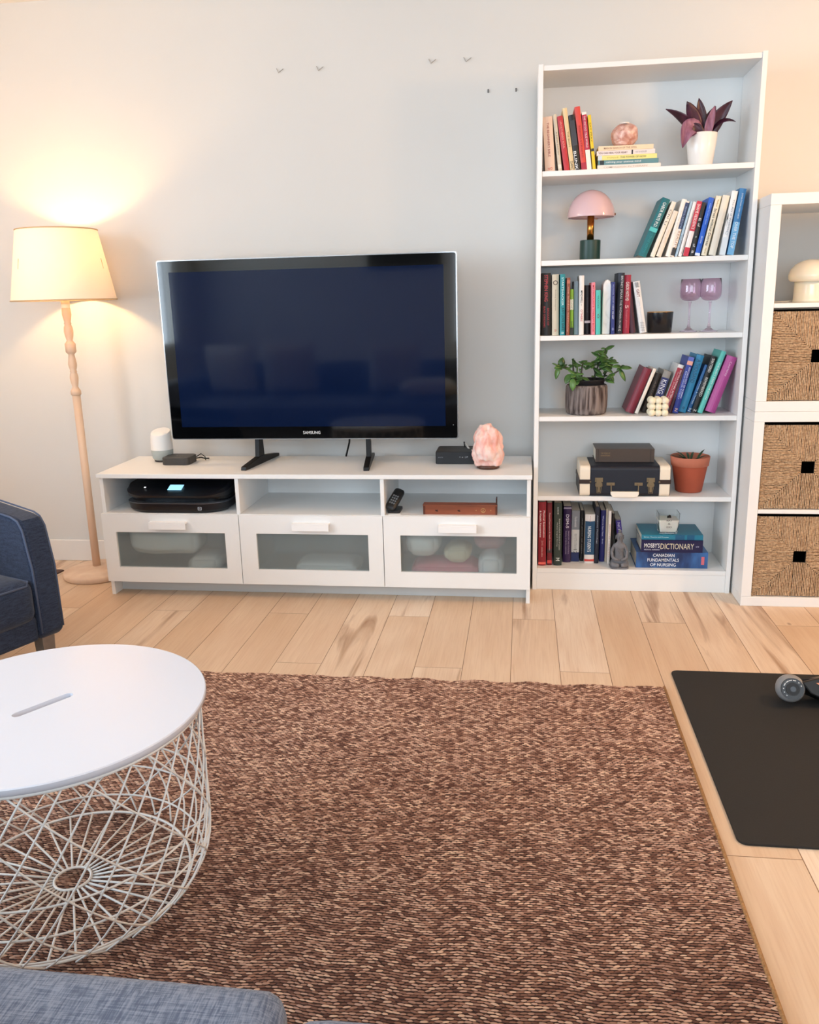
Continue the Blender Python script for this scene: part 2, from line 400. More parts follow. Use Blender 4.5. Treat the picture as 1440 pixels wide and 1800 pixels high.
# contents seen through the frosted panes
def cloth(name, label, cat, x0, x1, z0, z1, y0, col, seed, wob=.012):
    me = rounded_box_mesh(x1-x0, .16, z1-z0, min(.03, (z1-z0)/2.2), .01, 10, wob, seed)
    o = obj(name, me, mat(col, .9), smooth=True); o.location = ((x0+x1)/2, y0+.092, (z0+z1)/2); tag(o, label, cat); return o
cloth('folded_cloth', 'crumpled white cloth behind the left drawer glass', 'cloth', -1.67, -1.36, .18, .285, BF+.022, 'f2f2ee', 3, .02)
cloth('cloth_bundle', 'pale rounded bundle low in the left drawer', 'cloth', -1.40, -1.27, .10, .165, BF+.022, 'e6e6e2', 8, .01)
cloth('paper_stack', 'pale stack at the bottom of the middle drawer', 'papers', -.93, -.68, .097, .142, BF+.03, 'e9ecec', 5, .003)
cloth('wrapped_packet', 'white packet high in the right drawer', 'packet', -.46, -.34, .19, .275, BF+.022, 'f6f6f2', 12, .012)
cloth('pink_folder', 'flat pink folder on the bottom of the right drawer', 'folder', -.44, -.18, .097, .148, BF+.022, 'e77f93', 6, .003)
cloth('tissue_bundle', 'cream bundle in the middle of the right drawer', 'bundle', -.30, -.21, .16, .22, BF+.022, 'e9ddbf', 17, .01)
cloth('white_box', 'white box at the right end of the right drawer', 'box', -.165, -.08, .097, .185, BF+.022, 'f4f6f8', 20, .003)
cloth('pink_cloth', 'pink cloth rising behind the right drawer pane', 'cloth', -.19, -.07, .20, .255, BF+.10, 'dba2a8', 23, .012)

# ================================================================== TELEVISION
t = thing('television', 'large black flat television with clear-edged glossy frame on two black legs', 'television', (-.8745, -.25, 0))
hw = .6155; z0, z1 = .642, 1.379
gloss = mat('030405', .06, spec=.6, coat=.3)
clear_edge = mat('c8cdd2', .15, metal=.6)
MB().prism([(a, b_) for a, b_ in rrect(-hw, hw, z0, z1, .010)], -.005, .005, 'y').build('edge_trim', clear_edge, t)
MB().prism(rrect(-hw+.004, hw-.004, z0+.004, z1-.004, .008), -.0085, .004, 'y').build('bezel', gloss, t)
MB().prism(rrect(-hw+.002, hw-.002, z0+.002, z1-.002, .008), .0052, .03, 'y').build('back_shell', BLACK, t)
MB().prism(rrect(-hw+.12, hw-.12, z0+.08, z1-.12, .03), .0302, .06, 'y').build('electronics_housing', BLACK, t)
screen_m = mat('0a1836', .06, spec=.28)
box('screen', -.5655, .5635, -.0095, -.0082, .696, 1.331, screen_m, t, bevel=0)
text('brand_lettering', 'SAMSUNG', mat('e9ecef', .3), t, .074, .0125, M_front(.0, -.0092, .6705), True)
MB().tube([(.595, -.0088, .70), (.595, -.0094, .70)], .0018, 8).build('indicator_light', mat('9aa0a4', .4), t)
def tv_leg(xc):
    s = MB()
    # foot bar along y with tapered toe, thin upright bracket
    s.box(xc-.012, xc+.012, -.17, .18, .532, .546).box(xc-.010, xc+.010, -.03, .03, .546, .60)
    prof = [(-.17, .532), (-.165, .547), (-.02, .566), (.02, .566), (.18, .545), (.18, .532)]
    s2 = MB().prism(prof, xc-.012, xc+.012, 'x'); s2.prism([(-.028, .56), (-.018, .66), (.018, .66), (.028, .56)], xc-.010, xc+.010, 'x')
    s2.prism([(-.014, .64), (-.014, .80), (.014, .80), (.014, .64)], xc-.008, xc+.008, 'x')
    return s2
l1 = tv_leg(0).build('leg', BLACK, t, bevel=.002); l1.location = (-.245, .035, 0); l1.rotation_euler.z = R(-7)
l2 = tv_leg(0).build('leg', BLACK, t, bevel=.002); l2.location = (.232, .035, 0); l2.rotation_euler.z = R(6)
MB().tube([(.10, .19, .534), (.125, .15, .60), (.15, .07, .68)], .004, 8).build('cable', BLACK, t, smooth=True)

# ================================================================== ON THE BENCH
t = thing('smart_speaker', 'white rounded smart speaker with slanted top and grey fabric base', 'speaker', (-1.582, -.165, .532))
k = 40; s = MB(); n0 = 0
prof = [(.034, .036), (.0395, .045), (.044, .07), (.0455, .062)]
def slanted_lathe(rings, k=40, slope=.38):
    s = MB()
    for (r, z, tilt) in rings:
        for q in range(k):
            a = 2*PI*q/k; s.v.append((r*math.cos(a), r*math.sin(a), z+tilt*r*math.sin(a)))
    for i in range(len(rings)-1):
        for q in range(k): s.f.append((i*k+q, i*k+(q+1) % k, (i+1)*k+(q+1) % k, (i+1)*k+q))
    s.f.append(tuple(range(k))[::-1]); s.f.append(tuple((len(rings)-1)*k+q for q in range(k)))
    return s
o = slanted_lathe([(.0475, .0525, 0), (.0468, .085, 0), (.0445, .112, .12), (.0425, .128, .28), (.0405, .1315, .30), (.0, .1325, .30)]).build('body', mat('f0f0ee', .45), t); sharp(o, 50)
o = MB().lathe([(.038, .008), (.043, .016), (.0465, .035), (.0475, .0525)], 40).build('fabric_base', mat('a9b2b1', .9, var=.15, scale=600, bump=.0004), t, smooth=True)
MB().lathe([(.033, 0), (.036, .002), (.037, .008)], 36).build('rubber_foot', mat('3a3634', .7), t, smooth=True)

t = thing('streaming_box', 'small square dark grey streaming box beside the speaker', 'media box', (-1.484, -.215, .532))
MB().prism(rrect(-.062, .062, -.055, .055, .022), 0, .032).build('case', mat('3a3836', .5), t, bevel=.002)
text('top_logo', 'tv', mat('5a5654', .4), t, .03, .018, Matrix.Translation((0, 0, .0325)))
MB().tube([(.05, .05, .014), (.075, .062, .030), (.095, .055, .018), (.10, .048, .004)], .0022, 6).build('cable', BLACK, t, smooth=True)
MB().tube([(.05, .056, .010), (.07, .07, .012), (.085, .078, .006), (.10, .09, .004)], .003, 6).build('cable', BLACK, t, smooth=True)

t = thing('cable_modem', 'flat black modem box partly behind the pink salt lamp', 'modem', (-.258, -.165, .532))
MB().prism(rrect(-.100, .100, -.075, .075, .012), 0, .052).build('case', mat('10151c', .45), t, bevel=.004)
text('maker_mark', 'arris', mat('8a9096', .4), t, .020, .005, M_front(-.078, -.0765, .03))
text('status_icons', '+ o  | P', mat('c8ccd0', .4), t, .036, .007, M_front(.018, -.0765, .03))
MB().tube([(.015, .045, .05), (.012, .046, .075)], .003, 6).build('antenna', BLACK, t)
MB().tube([(.018, .040, .068), (.040, .0, .045), (.055, -.045, .052)], .004, 6).build('white_cable', mat('e8e8e6', .5), t, smooth=True)['label'] = 'white cable'

def rock(name, m, sx, sy, sz, seed, amp, parent, shape=None, sub=4, facet=False):
    bm = bmesh.new(); bmesh.ops.create_icosphere(bm, subdivisions=sub, radius=1)
    for v in bm.verts:
        p = v.co.normalized(); d = 1
        off = Vector((seed*3.1, seed*1.7, seed))
        d += amp*mnoise.noise(p*1.6+off)+amp*.5*mnoise.noise(p*3.7+off)+amp*.22*mnoise.noise(p*9+off)
        q = p*d
        if shape: q = shape(q)
        v.co = Vector((q.x*sx, q.y*sy, q.z*sz))
    me = bpy.data.meshes.new(name); bm.to_mesh(me); bm.free()
    return obj(name, me, m, parent, smooth=not facet)
salt_m = two_tone('pink_salt', 'fae0d8', 'f0b3a6', 20, (1, 1, .4), .36, .60, .5, .006, distort=1.2, sss=.2, c3='e59a88')
t = thing('salt_lamp', 'rough pink rock salt lamp on a round dark wooden base', 'salt lamp', (-.136, -.315, .532))
MB().lathe([(.040, 0), (.046, .003), (.046, .012), (.043, .015)], 40).build('wooden_base', mat('4a2c20', .4, var=.2, scale=30), t, smooth=True)
def eggy(q):
    f = 1.02 - .15*q.z if q.z > -.4 else 1.08
    return Vector((q.x*f, q.y*f, min(.93, max(q.z, -.86))+(.06*q.x if q.z > .9 else 0)))
o = rock('salt_crystal', salt_m, .061, .057, .094, 5.3, .24, t, eggy, 5); o.location = (0, 0, .0925)

# ================================================================== IN THE BENCH BAYS
t = thing('printer', 'black rounded inkjet printer with small lit screen in the left bay', 'printer', (-1.432, -.26, .3652))
pblack = mat('060a14', .35)
def pshape(x0, x1, y0, y1, r): 
    pts = []
    for cx, cy, rr, a0 in ((x1-r, y0+r*.8, r, -90), (x1-.02, y1-.02, .02, 0), (x0+.02, y1-.02, .02, 90), (x0+r, y0+r*.8, r, 180)):
        for i in range(9):
            a = R(a0+90*i/8); pts.append((cx+rr*math.cos(a), cy+(rr*.8 if rr > .03 else rr)*math.sin(a)))
    return pts
def loft(sections, m, name, parent):
    s = MB(); n = len(sections[0][0])
    for pts, z in sections:
        for i, (a, b_) in enumerate(pts): s.v.append((a, b_, z(a, b_) if callable(z) else z))
    for q in range(len(sections)-1):
        for i in range(n): s.f.append((q*n+i, q*n+(i+1) % n, (q+1)*n+(i+1) % n, (q+1)*n+i))
    s.f.append(tuple(range(n))[::-1]); s.f.append(tuple((len(sections)-1)*n+i for i in range(n)))
    return sharp(s.build(name, m, parent), 30)
loft([(pshape(-.205, .205, -.185, .16, .11), 0), (pshape(-.218, .218, -.193, .165, .11), .012), (pshape(-.222, .222, -.195, .165, .11), .040)], pblack, 'base_body', t)
loft([(pshape(-.222, .222, -.196, .165, .11), .0402), (pshape(-.223, .223, -.197, .165, .11), .0436)], mat('5e6672', .3, metal=.6), 'silver_trim', t)
loft([(pshape(-.214, .214, -.165, .16, .10), .0438), (pshape(-.214, .214, -.168, .16, .10), .072)], mat('05070c', .2), 'output_slot', t)
def slz(a, b_): return .076 + .050*min(1, max(0, (b_+.195)/.13))
loft([(pshape(-.222, .222, -.192, .163, .11), .066), (pshape(-.225, .225, -.196, .165, .11), lambda a, b_: .074 + .03*min(1, max(0, (b_+.195)/.13))), (pshape(-.215, .215, -.185, .158, .10), slz)], pblack, 'lid', t)
scr = MB().box(-.030, .030, -.019, .019, 0, .0016).build('touch_screen', mat('9fdcf5', .3, emit=.9), t); scr.location = (.0, -.142, .0985); scr.rotation_euler.x = R(21)
sc2 = MB().box(-.004, .004, -.003, .003, 0, .001).build('status_light', mat('ffffff', .3, emit=1.), t); sc2.location = (-.135, -.142, .0985); sc2.rotation_euler.x = R(21)
pl = MB().prism(rrect(-.008, .008, -.007, .007, .003), -.0006, .0, 'y').build('badge', mat('c9d0d8', .3), t); pl.location = (.118, -.1955, .022)
pl2 = MB().prism(rrect(-.0062, .0062, -.0054, .0054, .002), -.0012, -.0005, 'y').build('badge_inset', pblack, pl)
text('badge_letters', 'hp', mat('c9d0d8', .3), pl, .008, .007, M_front(0, -.0014, 0))

t = thing('desk_phone', 'small black cordless handset leaning in a stand in the right bay', 'phone', (-.512, -.385, .3652))
o = MB().prism(rrect(-.024, .026, -.04, .045, .008), 0, .012).build('stand', mat('0d0f12', .4), t, bevel=.002)
o = obj('handset', rounded_box_mesh(.042, .022, .105, .010, .002, 8), mat('15181c', .35), t, smooth=True); o.location = (.002, -.004, .050); o.rotation_euler = (R(-50), R(18), R(-12))
o2 = MB()
for i in range(4):
    for j in range(3): o2.box(-.012+j*.009, -.006+j*.009, -.0145, -.0125, -.030+i*.012, -.023+i*.012)
o2.build('keypad', mat('7d868d', .4), o)
o = MB().box(-.02, .03, -.055, -.01, 0, .0015).build('note_paper', mat('eef0f0', .8), t); o.location.z = 0

t = thing('incense_box', 'long brown wooden incense box with brass inlays and an upright end tab', 'incense holder', (-.243, -.410, .3652))
wood_d = mat('8a4a30', .45, var=.3, scale=25, stretch=(.15, 1, 1))
MB().box(-.147, .147, -.021, .021, 0, .036).box(-.149, .147, -.023, .023, .036, .040).build('box_body', wood_d, t, bevel=.001)
MB().box(.142, .147, -.018, .018, .036, .066).build('end_tab', mat('3b2018', .5), t, bevel=.002)
MB().box(-.1475, -.1405, -.0225, .0225, .0005, .0355).box(.1405, .1475, -.0225, .0225, .0005, .0355).build('end_strap', mat('5a2e1f', .4), t)
brass = mat('c9a070', .3, metal=.6)
for x in (-.093, -.004):
    pts = [(x-.007, .016), (x-.003, .021), (x, .017), (x+.003, .022), (x+.004, .016), (x+.007, .013), (x, .012)]
    MB().prism(pts, -.0216, -.0208, 'y').build('inlay', mat('3b1d14', .4), t)
ring = [(.092+.0085*math.cos(a*PI/8), -.0217, .018+.0085*math.sin(a*PI/8)) for a in range(16)]
MB().tube(ring, .0011, 5, closed=True).tube([(.092, -.0217, .0095), (.092, -.0217, .0265)], .001, 5).tube([(.092, -.0217, .018), (.086, -.0217, .012)], .001, 5).tube([(.092, -.0217, .018), (.098, -.0217, .012)], .001, 5).build('peace_sign', brass, t)
for x in (.064, .122): MB().tube([(x, -.0205, .018), (x, -.0217, .018)], .0022, 8).build('brass_stud', brass, t)

# ================================================================== FLOOR LAMP
LX, LY = -1.945, -.185
t = thing('floor_lamp', 'turned pale wood floor lamp with a glowing cream fabric shade', 'lamp', (LX, LY, 0))
pine = two_tone('pale_wood', 'd8b496', 'ecd2b8', 9, (1, 1, .12), .3, .7, .5, distort=1.)
MB().lathe([(.145, 0), (.150, .006), (.150, .022), (.146, .028), (.132, .030), (.128, .036), (.10, .042), (.02, .045)], 64).build('base', pine, t, smooth=True)
MB().lathe([(.0175, .043), (.0165, .40), (.0170, .835)], 28).build('pole', pine, t, smooth=True)
def cz(y): return .839+(690-(380+y/2.647))*.00243
turned = [(.017, 833), (.022, 828), (.022, 812), (.019, 806), (.012, 792), (.015, 775), (.0185, 750), (.016, 732), (.0125, 724), (.0155, 720), (.0125, 714), (.017, 698), (.0185, 685), (.015, 660), (.0125, 640), (.017, 634), (.022, 628), (.0225, 590), (.019, 586), (.0125, 575), (.017, 555), (.0195, 535), (.018, 515), (.013, 502), (.0155, 497), (.013, 490), (.016, 475), (.0195, 455), (.018, 430), (.0145, 415), (.018, 406), (.018, 385)]
MB().lathe([(r, cz(y)) for r, y in turned], 28).build('turned_stem', pine, t, smooth=True)
shade = bpy.data.materials.new('lamp_shade_fabric'); shade.use_nodes = True; nt = shade.node_tree; nt.nodes.clear()
o_ = nt.nodes.new('ShaderNodeOutputMaterial'); d_ = nt.nodes.new('ShaderNodeBsdfDiffuse'); tr = nt.nodes.new('ShaderNodeBsdfTranslucent'); mx = nt.nodes.new('ShaderNodeMixShader')
d_.inputs[0].default_value = lin('f5eadc'); tr.inputs[0].default_value = lin('f4d8b0'); mx.inputs[0].default_value = .12
nt.links.new(d_.outputs[0], mx.inputs[1]); nt.links.new(tr.outputs[0], mx.inputs[2]); nt.links.new(mx.outputs[0], o_.inputs[0])
sh = MB().lathe([(.213, 1.232), (.1615, 1.520)], 72, cap=False).build('lamp_shade', shade, t, smooth=True)
for r, z in ((.2135, 1.234), (.162, 1.519)):
    MB().tube([(r*math.cos(a*PI/36), r*math.sin(a*PI/36), z) for a in range(72)], .0028, 6, closed=True).build('shade_trim', mat('c9ad88', .7), sh, smooth=True)
MB().tube([(0, 0, 1.19), (0, 0, 1.27)], .017, 16).build('bulb_socket', mat('e8e2d6', .5), t)
MB().lathe([(.012, 1.275), (.03, 1.31), (.033, 1.335), (.02, 1.36), (.005, 1.365)], 20).build('bulb', mat('ffdca0', .4, emit=3.), t, smooth=True)
bpy.data.objects['floor_lamp_bulb'].location = (LX, LY, 1.405)
for a in range(3):
    an = a*2*PI/3
    MB().tube([(0, 0, 1.27), (.19*math.cos(an), .19*math.sin(an), 1.36), (.183*math.cos(an), .183*math.sin(an), 1.40)], .0018, 5).build('shade_carrier', brass, t)

# ================================================================== BOOKCASE
QX0, QX1, QF, QK = .0475, .8475, -.270, .010
t = thing('bookcase', 'tall open white bookcase with six shelves of books and plants', 'bookcase')
box('side_panel', QX0, QX0+.018, QF, QK, 0, 2.02, WHITE, t); box('side_panel', QX1-.018, QX1, QF, QK, 0, 2.02, WHITE, t)
box('top_board', QX0+.018, QX1-.018, QF+.004, QK, 1.998, 2.016, WHITE, t)
SH = {1: 1.655, 2: 1.333, 3: 1.050, 4: .732, 5: .405, 6: .094}
for q in SH.values(): box('shelf', QX0+.0182, QX1-.0182, QF+.004, QK-.004, q-.0195, q-.0003, WHITE, t)
box('back_panel', QX0+.018, QX1-.018, QK-.004, QK, .02, 2.0, mat('e9ebea', .5), t)
box('plinth', QX0+.018, QX1-.018, QF+.006, QF+.022, 0, .0742, WHITE, t)

# ------------------------------------------------------------------ books
LASTB = ['']
def book(name, label, group, x, z, w, h, ang, yf, depth, col, lines=(), bands=(), horiz=False, hard=False, rnd=.15, rough=.45, rz=0.):
    """upright book; pivot = bottom corner it stands on; spine faces -y. lines: (text, z-centre frac, length frac, height frac of width, colour, x-offset frac, bold)"""
    t = thing(name, label, 'book', (x, yf, z), (0, R(ang), R(rz)), group)
    w *= .955
    a0, a1 = ((-w, 0) if ang > 0 else (0, w))
    cm = mat(col, rough)
    b = .0022 if hard else .0009; ins = .003 if hard else .0006
    # cover: boards + curved spine as one outline extruded along z
    n = 6; bul = w*rnd
    out = [(a0, depth), (a0, 0)]
    out += [(a0+w*i/n, -bul*math.sin(PI*i/n)) for i in range(1, n)]
    out += [(a1, 0), (a1, depth), (a1-b, depth), (a1-b, b)]
    out += [(a0+b, b), (a0+b, depth)]
    s = MB(); nn = len(out)
    for zz in (0, h):
        for p in out: s.v.append((p[0], p[1], zz))
    for i in range(nn): s.f.append((i, (i+1) % nn, nn+(i+1) % nn, nn+i))
    bm = None
    # cap strips
    L = n+1
    inner0, inner1 = nn-2, nn-3
    for base, flip in ((0, 1), (nn, 0)):
        left = (base+0, base+1, base+nn-2, base+nn-1); right = (base+L+0, base+L+1, base+L+2, base+L+3)
        spine = tuple(base+i for i in range(1, L+1)) + (base+L+3, base+nn-2)
        for q in (left, right, spine): s.f.append(q[::-1] if flip else q)
    o = s.build('cover', cm, t)
    MB().box(a0+b+.0002, a1-b-.0002, b+.0003, depth-ins, ins, h-ins).build('page_block', PAGE, t)
    xc = (a0+a1)/2; yo = -bul-.0006
    for (f0, f1, c) in bands:
        MB().box(a0+.0003, a1-.0003, -bul*.98-.0003, -.0002, h*f0, h*f1).build('spine_band', mat(c, rough), t)
    for ln in lines:
        s_, zc, lf, hf, c = ln[:5]; xo = ln[5] if len(ln) > 5 else 0; bold = ln[6] if len(ln) > 6 else True
        hz = ln[7] if len(ln) > 7 else False
        if hz: text('spine_title', s_, mat(c, .5), t, w*lf, w*hf, M_front(xc+xo*w, yo-.0003, h*zc), bold)
        else: text('spine_title', s_, mat(c, .5), t, h*lf, w*hf, M_down(xc+xo*w, yo-.0003, h*zc), bold)
    return t
def flat_book(name, label, group, x0, x1, z0, z1, yf, depth, col, lines=(), bands=(), hard=False, rz=0., cover_m=None):
    xc = (x0+x1)/2; L = x1-x0; H = z1-z0
    t = thing(name, label, 'book', (xc, yf, z0), (0, 0, R(rz)), group)
    b = .0022 if hard else .0009; ins = .003 if hard else .0006
    s = MB().box(-L/2, L/2, 0, depth, 0, b).box(-L/2, L/2, 0, depth, H-b, H).box(-L/2, L/2, -.0006, b, 0, H)
    s.build('cover', cover_m or mat(col, .4), t); LASTB[0] = t.name
    MB().box(-L/2+ins, L/2-ins, b+.0002, depth-ins, b+.0001, H-b-.0001).build('page_block', PAGE, t)
    for f0, f1, c in bands: MB().box(-L/2+L*f0, -L/2+L*f1, -.0011, -.0006, .0003, H-.0003).build('spine_band', mat(c, .4), t)
    for ln in lines:
        s_, xcf, lf, hf, zf, c = ln[:6]; bold = ln[6] if len(ln) > 6 else True
        text('spine_title', s_, mat(c, .5), t, L*lf, H*hf, M_front(-L/2+L*xcf, -.0016, H*zf), bold)
    return t
W_, K_ = 'f2f2f0', '15151a'
GR1 = 'books standing on the top shelf'
Z = SH[1]+.0003
book('book', 'thick pale peach book with small red titles, leftmost on the top shelf', GR1, .078, Z, .038, .192, -4.0, -.235, .13, 'ecd0bc', [("THE BEGINNER'S BIBLE", .58, .62, .22, '9c3a2c'), ('WO', .05, .5, .25, 'd8644c', 0, True, True)])
book('book', 'thin greyish cream book next to the thick peach one on the top shelf', GR1, .127, Z, .014, .200, -7.1, -.235, .13, 'd8cbb4', [('A NEW EARTH', .5, .4, .35, '8f7a62')], [(.05, .12, 'efe6d2')])
book('book', 'red book leaning between two cream books on the top shelf', GR1, .149, Z, .021, .194, -9.1, -.235, .13, 'c3303a', [('UNTETHERED SOUL', .66, .5, .35, 'f0a89a')])
book('book', 'tall pale yellow cream book leaning against the black one on the top shelf', GR1, .172, Z, .017, .221, -9.0, -.235, .13, 'ead09e', [('THE BODY', .5, .25, .35, '8d7448'), ('DANCE', .07, .16, .6, '59524a')])
book('book', 'black book with white block lettering near its foot on the top shelf', GR1, .190, Z, .021, .196, -8.8, -.235, .13, '1d1e22', [('BLINK', .18, .34, .5, 'f4f4f4', -.2)], [(.45, .9, '3b3a40')])
book('book', 'tall coral red book, the tallest in the leaning row on the top shelf', GR1, .213, Z, .021, .223, -8.2, -.235, .13, 'dd4a3f', [('RISING STRONG', .45, .5, .3, 'a8291f')], [(.0, .12, 'b01f35')])
book('book', 'crimson book with a white foot band and white lettering on the top shelf', GR1, .233, Z, .018, .203, -7.2, -.235, .13, 'bb1f42', [('THE UNTOLD TRUE WORLD', .66, .55, .4, 'f7e4e4')], [(0, .35, 'f3efe4'), (.955, 1, 'f3efe4')])
book('book', 'bright yellow slim book ending the leaning row on the top shelf', GR1, .254, Z, .012, .193, -7.1, -.235, .13, 'f0cf22', [('EAT PRAY', .68, .35, .4, '7a6a12')], [(.34, .39, '2a2410')])
GR1b = 'books lying flat under the quartz candle holder'
zz = Z; 
for (x0, x1, hgt, col, lab, lines, bands) in (
    (.271, .502, .0165, 'efe6dc', 'cream book at the bottom of the flat pile on the top shelf', [('COMPASSION IN THERAPY', .45, .7, .35, .5, 'cdb9a8')], []),
    (.273, .493, .0165, '5d8a90', 'teal grey book with white title, second from the bottom of the flat pile', [('calming your anxious mind', .42, .58, .55, .5, 'f2f5f5')], [(.03, .1, '14181c')]),
    (.272, .487, .0165, 'efe48a', 'pale yellow book in the middle of the flat pile', [('THE POWER OF NOW', .60, .44, .42, .5, '8b8a50'), ('TOLLE', .25, .2, .3, .5, 'c9b640')], [(0, .07, 'd4dde2')]),
    (.267, .479, .0165, 'f2e2dc', 'pinkish white book with a black heart, second from the top of the flat pile', [('YOU CAN HEAL YOUR HEART', .28, .5, .42, .5, '6a4a48'), ('HAY & KESSLER', .76, .2, .35, .5, '9ea6b0')], [(.60, .625, '1c1416')]),
    (.273, .473, .0165, 'f3d9b4', 'peach book on top of the flat pile under the quartz holder', [('MAN IN SEARCH OF THE SOUL', .4, .6, .4, .5, 'b08a6a')], [])):
    flat_book('book', lab, GR1b, x0, x1, zz, zz+hgt-.0004, -.232, .135, col, lines, bands); zz += hgt
qz = two_tone('rose_quartz', 'c98f80', 'ecc9bd', 26, (1, 1, 1), .35, .6, .22, .004, distort=1.5, sss=.25, c3='f7e9e2')
t = thing('quartz_candle_holder', 'round faceted rose quartz candle holder on top of the flat pile of books', 'candle holder', (.371, -.175, zz))
o = rock('crystal', qz, .052, .050, .0455, 7.7, .16, t, lambda q: Vector((q.x, q.y, max(-.86, min(q.z, .95)))), 3, True); o.location.z = .0392
MB().lathe([(.017, .0815), (.019, .0835), (.019, .0865), (.0, .0865)], 24, cap=False).build('tealight', mat('f0e8e0', .5), t)

# purple plant
t = thing('potted_purple_plant', 'dark purple leafy plant in a smooth white pot on the top shelf', 'potted plant', (.6535, -.180, Z))
MB().lathe([(.040, 0), (.043, .003), (.050, .06), (.0565, .115), (.0555, .1165), (.052, .114), (.048, .085), (.0, .085)], 48, cap=True).build('pot', mat('f4f3f0', .25), t, smooth=True)
MB().lathe([(.047, .0855), (.03, .089), (.0, .091)], 30, cap=False).build('soil', mat('2a1c17', .9, bump=.002, scale=90), t)
def leaf_mesh(base, mid, tip, width, normal_hint, fold=.15, n=12, blunt=.9, curlw=0.):
    B, M_, T = Vector(base), Vector(mid), Vector(tip); s = MB(); mcols = 7
    for i in range(n+1):
        u = i/n; p = (1-u)**2*B+2*u*(1-u)*M_+u*u*T; tg = (2*(1-u)*(M_-B)+2*u*(T-M_)).normalized()
        nh = Vector(normal_hint); side = tg.cross(nh).normalized(); up = side.cross(tg).normalized()
        wv = width*(math.sin(PI*min(1, u**blunt))**.75) if 0 < u < 1 else .0008
        for j in range(mcols):
            v = (j/(mcols-1)-.5)*2
            s.v.append(tuple(p+side*wv*v+up*(fold*wv*v*v + curlw*math.sin(u*9+j)*wv)))
    for i in range(n):
        for j in range(mcols-1):
            a = i*mcols+j; s.f.append((a, a+1, a+mcols+1, a+mcols))
    return s
purp = two_tone('purple_leaf', '2b0f20', '4a1c35', 30, (1, 1, 1), .35, .65, .35, .001)
purp2 = two_tone('purple_leaf_light', '6b3450', 'a07088', 60, (1, 1, .15), .35, .65, .45, .001)
PLv = [((0, 0, .085), (-.04, -.01, .16), (-.138, -.02, .205), .024, (0, .5, 1), purp),
       ((0, 0, .085), (-.03, -.03, .17), (-.068, -.045, .222), .026, (0, 1, .3), purp),
       ((-.01, 0, .085), (-.052, -.05, .195), (-.078, -.062, .062), .033, (0, -1, .3), purp2),
       ((0, 0, .085), (.0, .01, .17), (-.018, .0, .240), .022, (0, -1, 0), purp),
       ((.012, -.01, .085), (.018, -.03, .15), (.034, -.035, .205), .016, (0, -1, .2), purp2),
       ((.01, 0, .085), (.035, .0, .16), (.098, -.02, .222), .028, (.4, -1, .2), purp),
       ((.01, 0, .085), (.045, -.02, .175), (.112, -.03, .148), .019, (0, -.6, 1), purp),
       ((0, .01, .085), (.02, .03, .16), (.05, .03, .215), .022, (0, -1, 0), purp),
       ((-.005, -.01, .085), (-.02, -.03, .13), (-.04, -.03, .15), .022, (0, -1, 0), purp)]
for (a, b_, c, wd, nh, mm) in PLv:
    o = leaf_mesh(a, b_, c, wd, nh, .25, 12, .85, .06).build('leaf', mm, t, smooth=True)
    so = o.modifiers.new('solid', 'SOLIDIFY'); so.thickness = .0012
MB().tube([(0, 0, .085), (.0, .0, .125)], .005, 8).tube([(.0, 0, .085), (-.01, -.005, .13)], .004, 8).tube([(.0, 0, .085), (.015, -.005, .13)], .004, 8).build('stems', purp, t, smooth=True)

# ---- shelf 2
Z = SH[2]+.0003
t = thing('table_lamp', 'small lamp with a pink glass dome, brass stem and dark green base', 'lamp', (.257, -.165, Z))
MB().lathe([(.039, 0), (.0395, .002), (.0395, .073), (.038, .075), (0, .075)], 44, cap=True).build('base', mat('1f3f3a', .4), t, smooth=False); sharp(bpy.data.objects[-1] if False else t.children[-1])
MB().tube([(0, 0, .075), (0, 0, .165)], .0135, 24).build('stem', mat('b98342', .25, metal=1.), t, smooth=True)
dome = [(.0905*math.cos(a), .162+.098*math.sin(a)) for a in [R(q) for q in (0, 8, 16, 25, 35, 45, 55, 65, 74, 82, 88)]]
pinkg = mat('eec3c8', .12, coat=.5, sss=.3)
o = MB().lathe([(.086, .160), (.0905, .158)]+dome+[(.001, .2600)], 56, cap=False).build('dome_shade', pinkg, t, smooth=True)
so = o.modifiers.new('solid', 'SOLIDIFY'); so.thickness = .003
MB().tube([(.089, -.008, .168), (.093, -.008, .168)], .004, 10).build('pivot_screw', mat('8a5a3a', .3, metal=.8), t)
MB().tube([(.02, -.01, .155), (.02, -.01, .150)], .004, 10).build('switch', mat('8a5a3a', .3, metal=.8), t)
GR2 = 'books leaning on the second shelf'; y2 = -.235
book('book', 'thick dark teal book leaning furthest left on the second shelf', GR2, .461, Z, .031, .221, 21.6, y2, .15, '0f6c74', [('GABOR MATE M.D.', .72, .42, .42, 'e4f2f2'), ('MYTH OF NORMAL', .24, .36, .35, '1d8f95')], [(.43, .50, '4fc0bf')], hard=True)
book('book', 'cream book with thin brown script beside the teal one on the second shelf', GR2, .493, Z, .017, .208, 20.0, y2, .13, 'efe7d8', [('Chi Li', .72, .28, .5, '7d7468', 0, False)])
book('book', 'short cream book, lowest of the leaning row on the second shelf', GR2, .517, Z, .019, .172, 19.1, y2, .13, 'eadfce', [('the gift', .45, .3, .25, 'd8c3ab', 0, False)])
book('book', 'plain white book left of the navy banded one on the second shelf', GR2, .551, Z, .018, .210, 14.2, y2, .13, 'f1efe9', [('being peace', .6, .4, .25, 'c9c6c0', 0, False)])
book('book', 'white book with a navy upper spine and tan letters on the second shelf', GR2, .565, Z, .014, .203, 13.5, y2, .13, 'e7e2da', [('REALITY', .3, .32, .6, 'b08a6a'), ('BELIEVE', .70, .4, .35, '8aa0c0')], [(.5, .97, '2b3a63'), (.02, .16, '2a2724')])
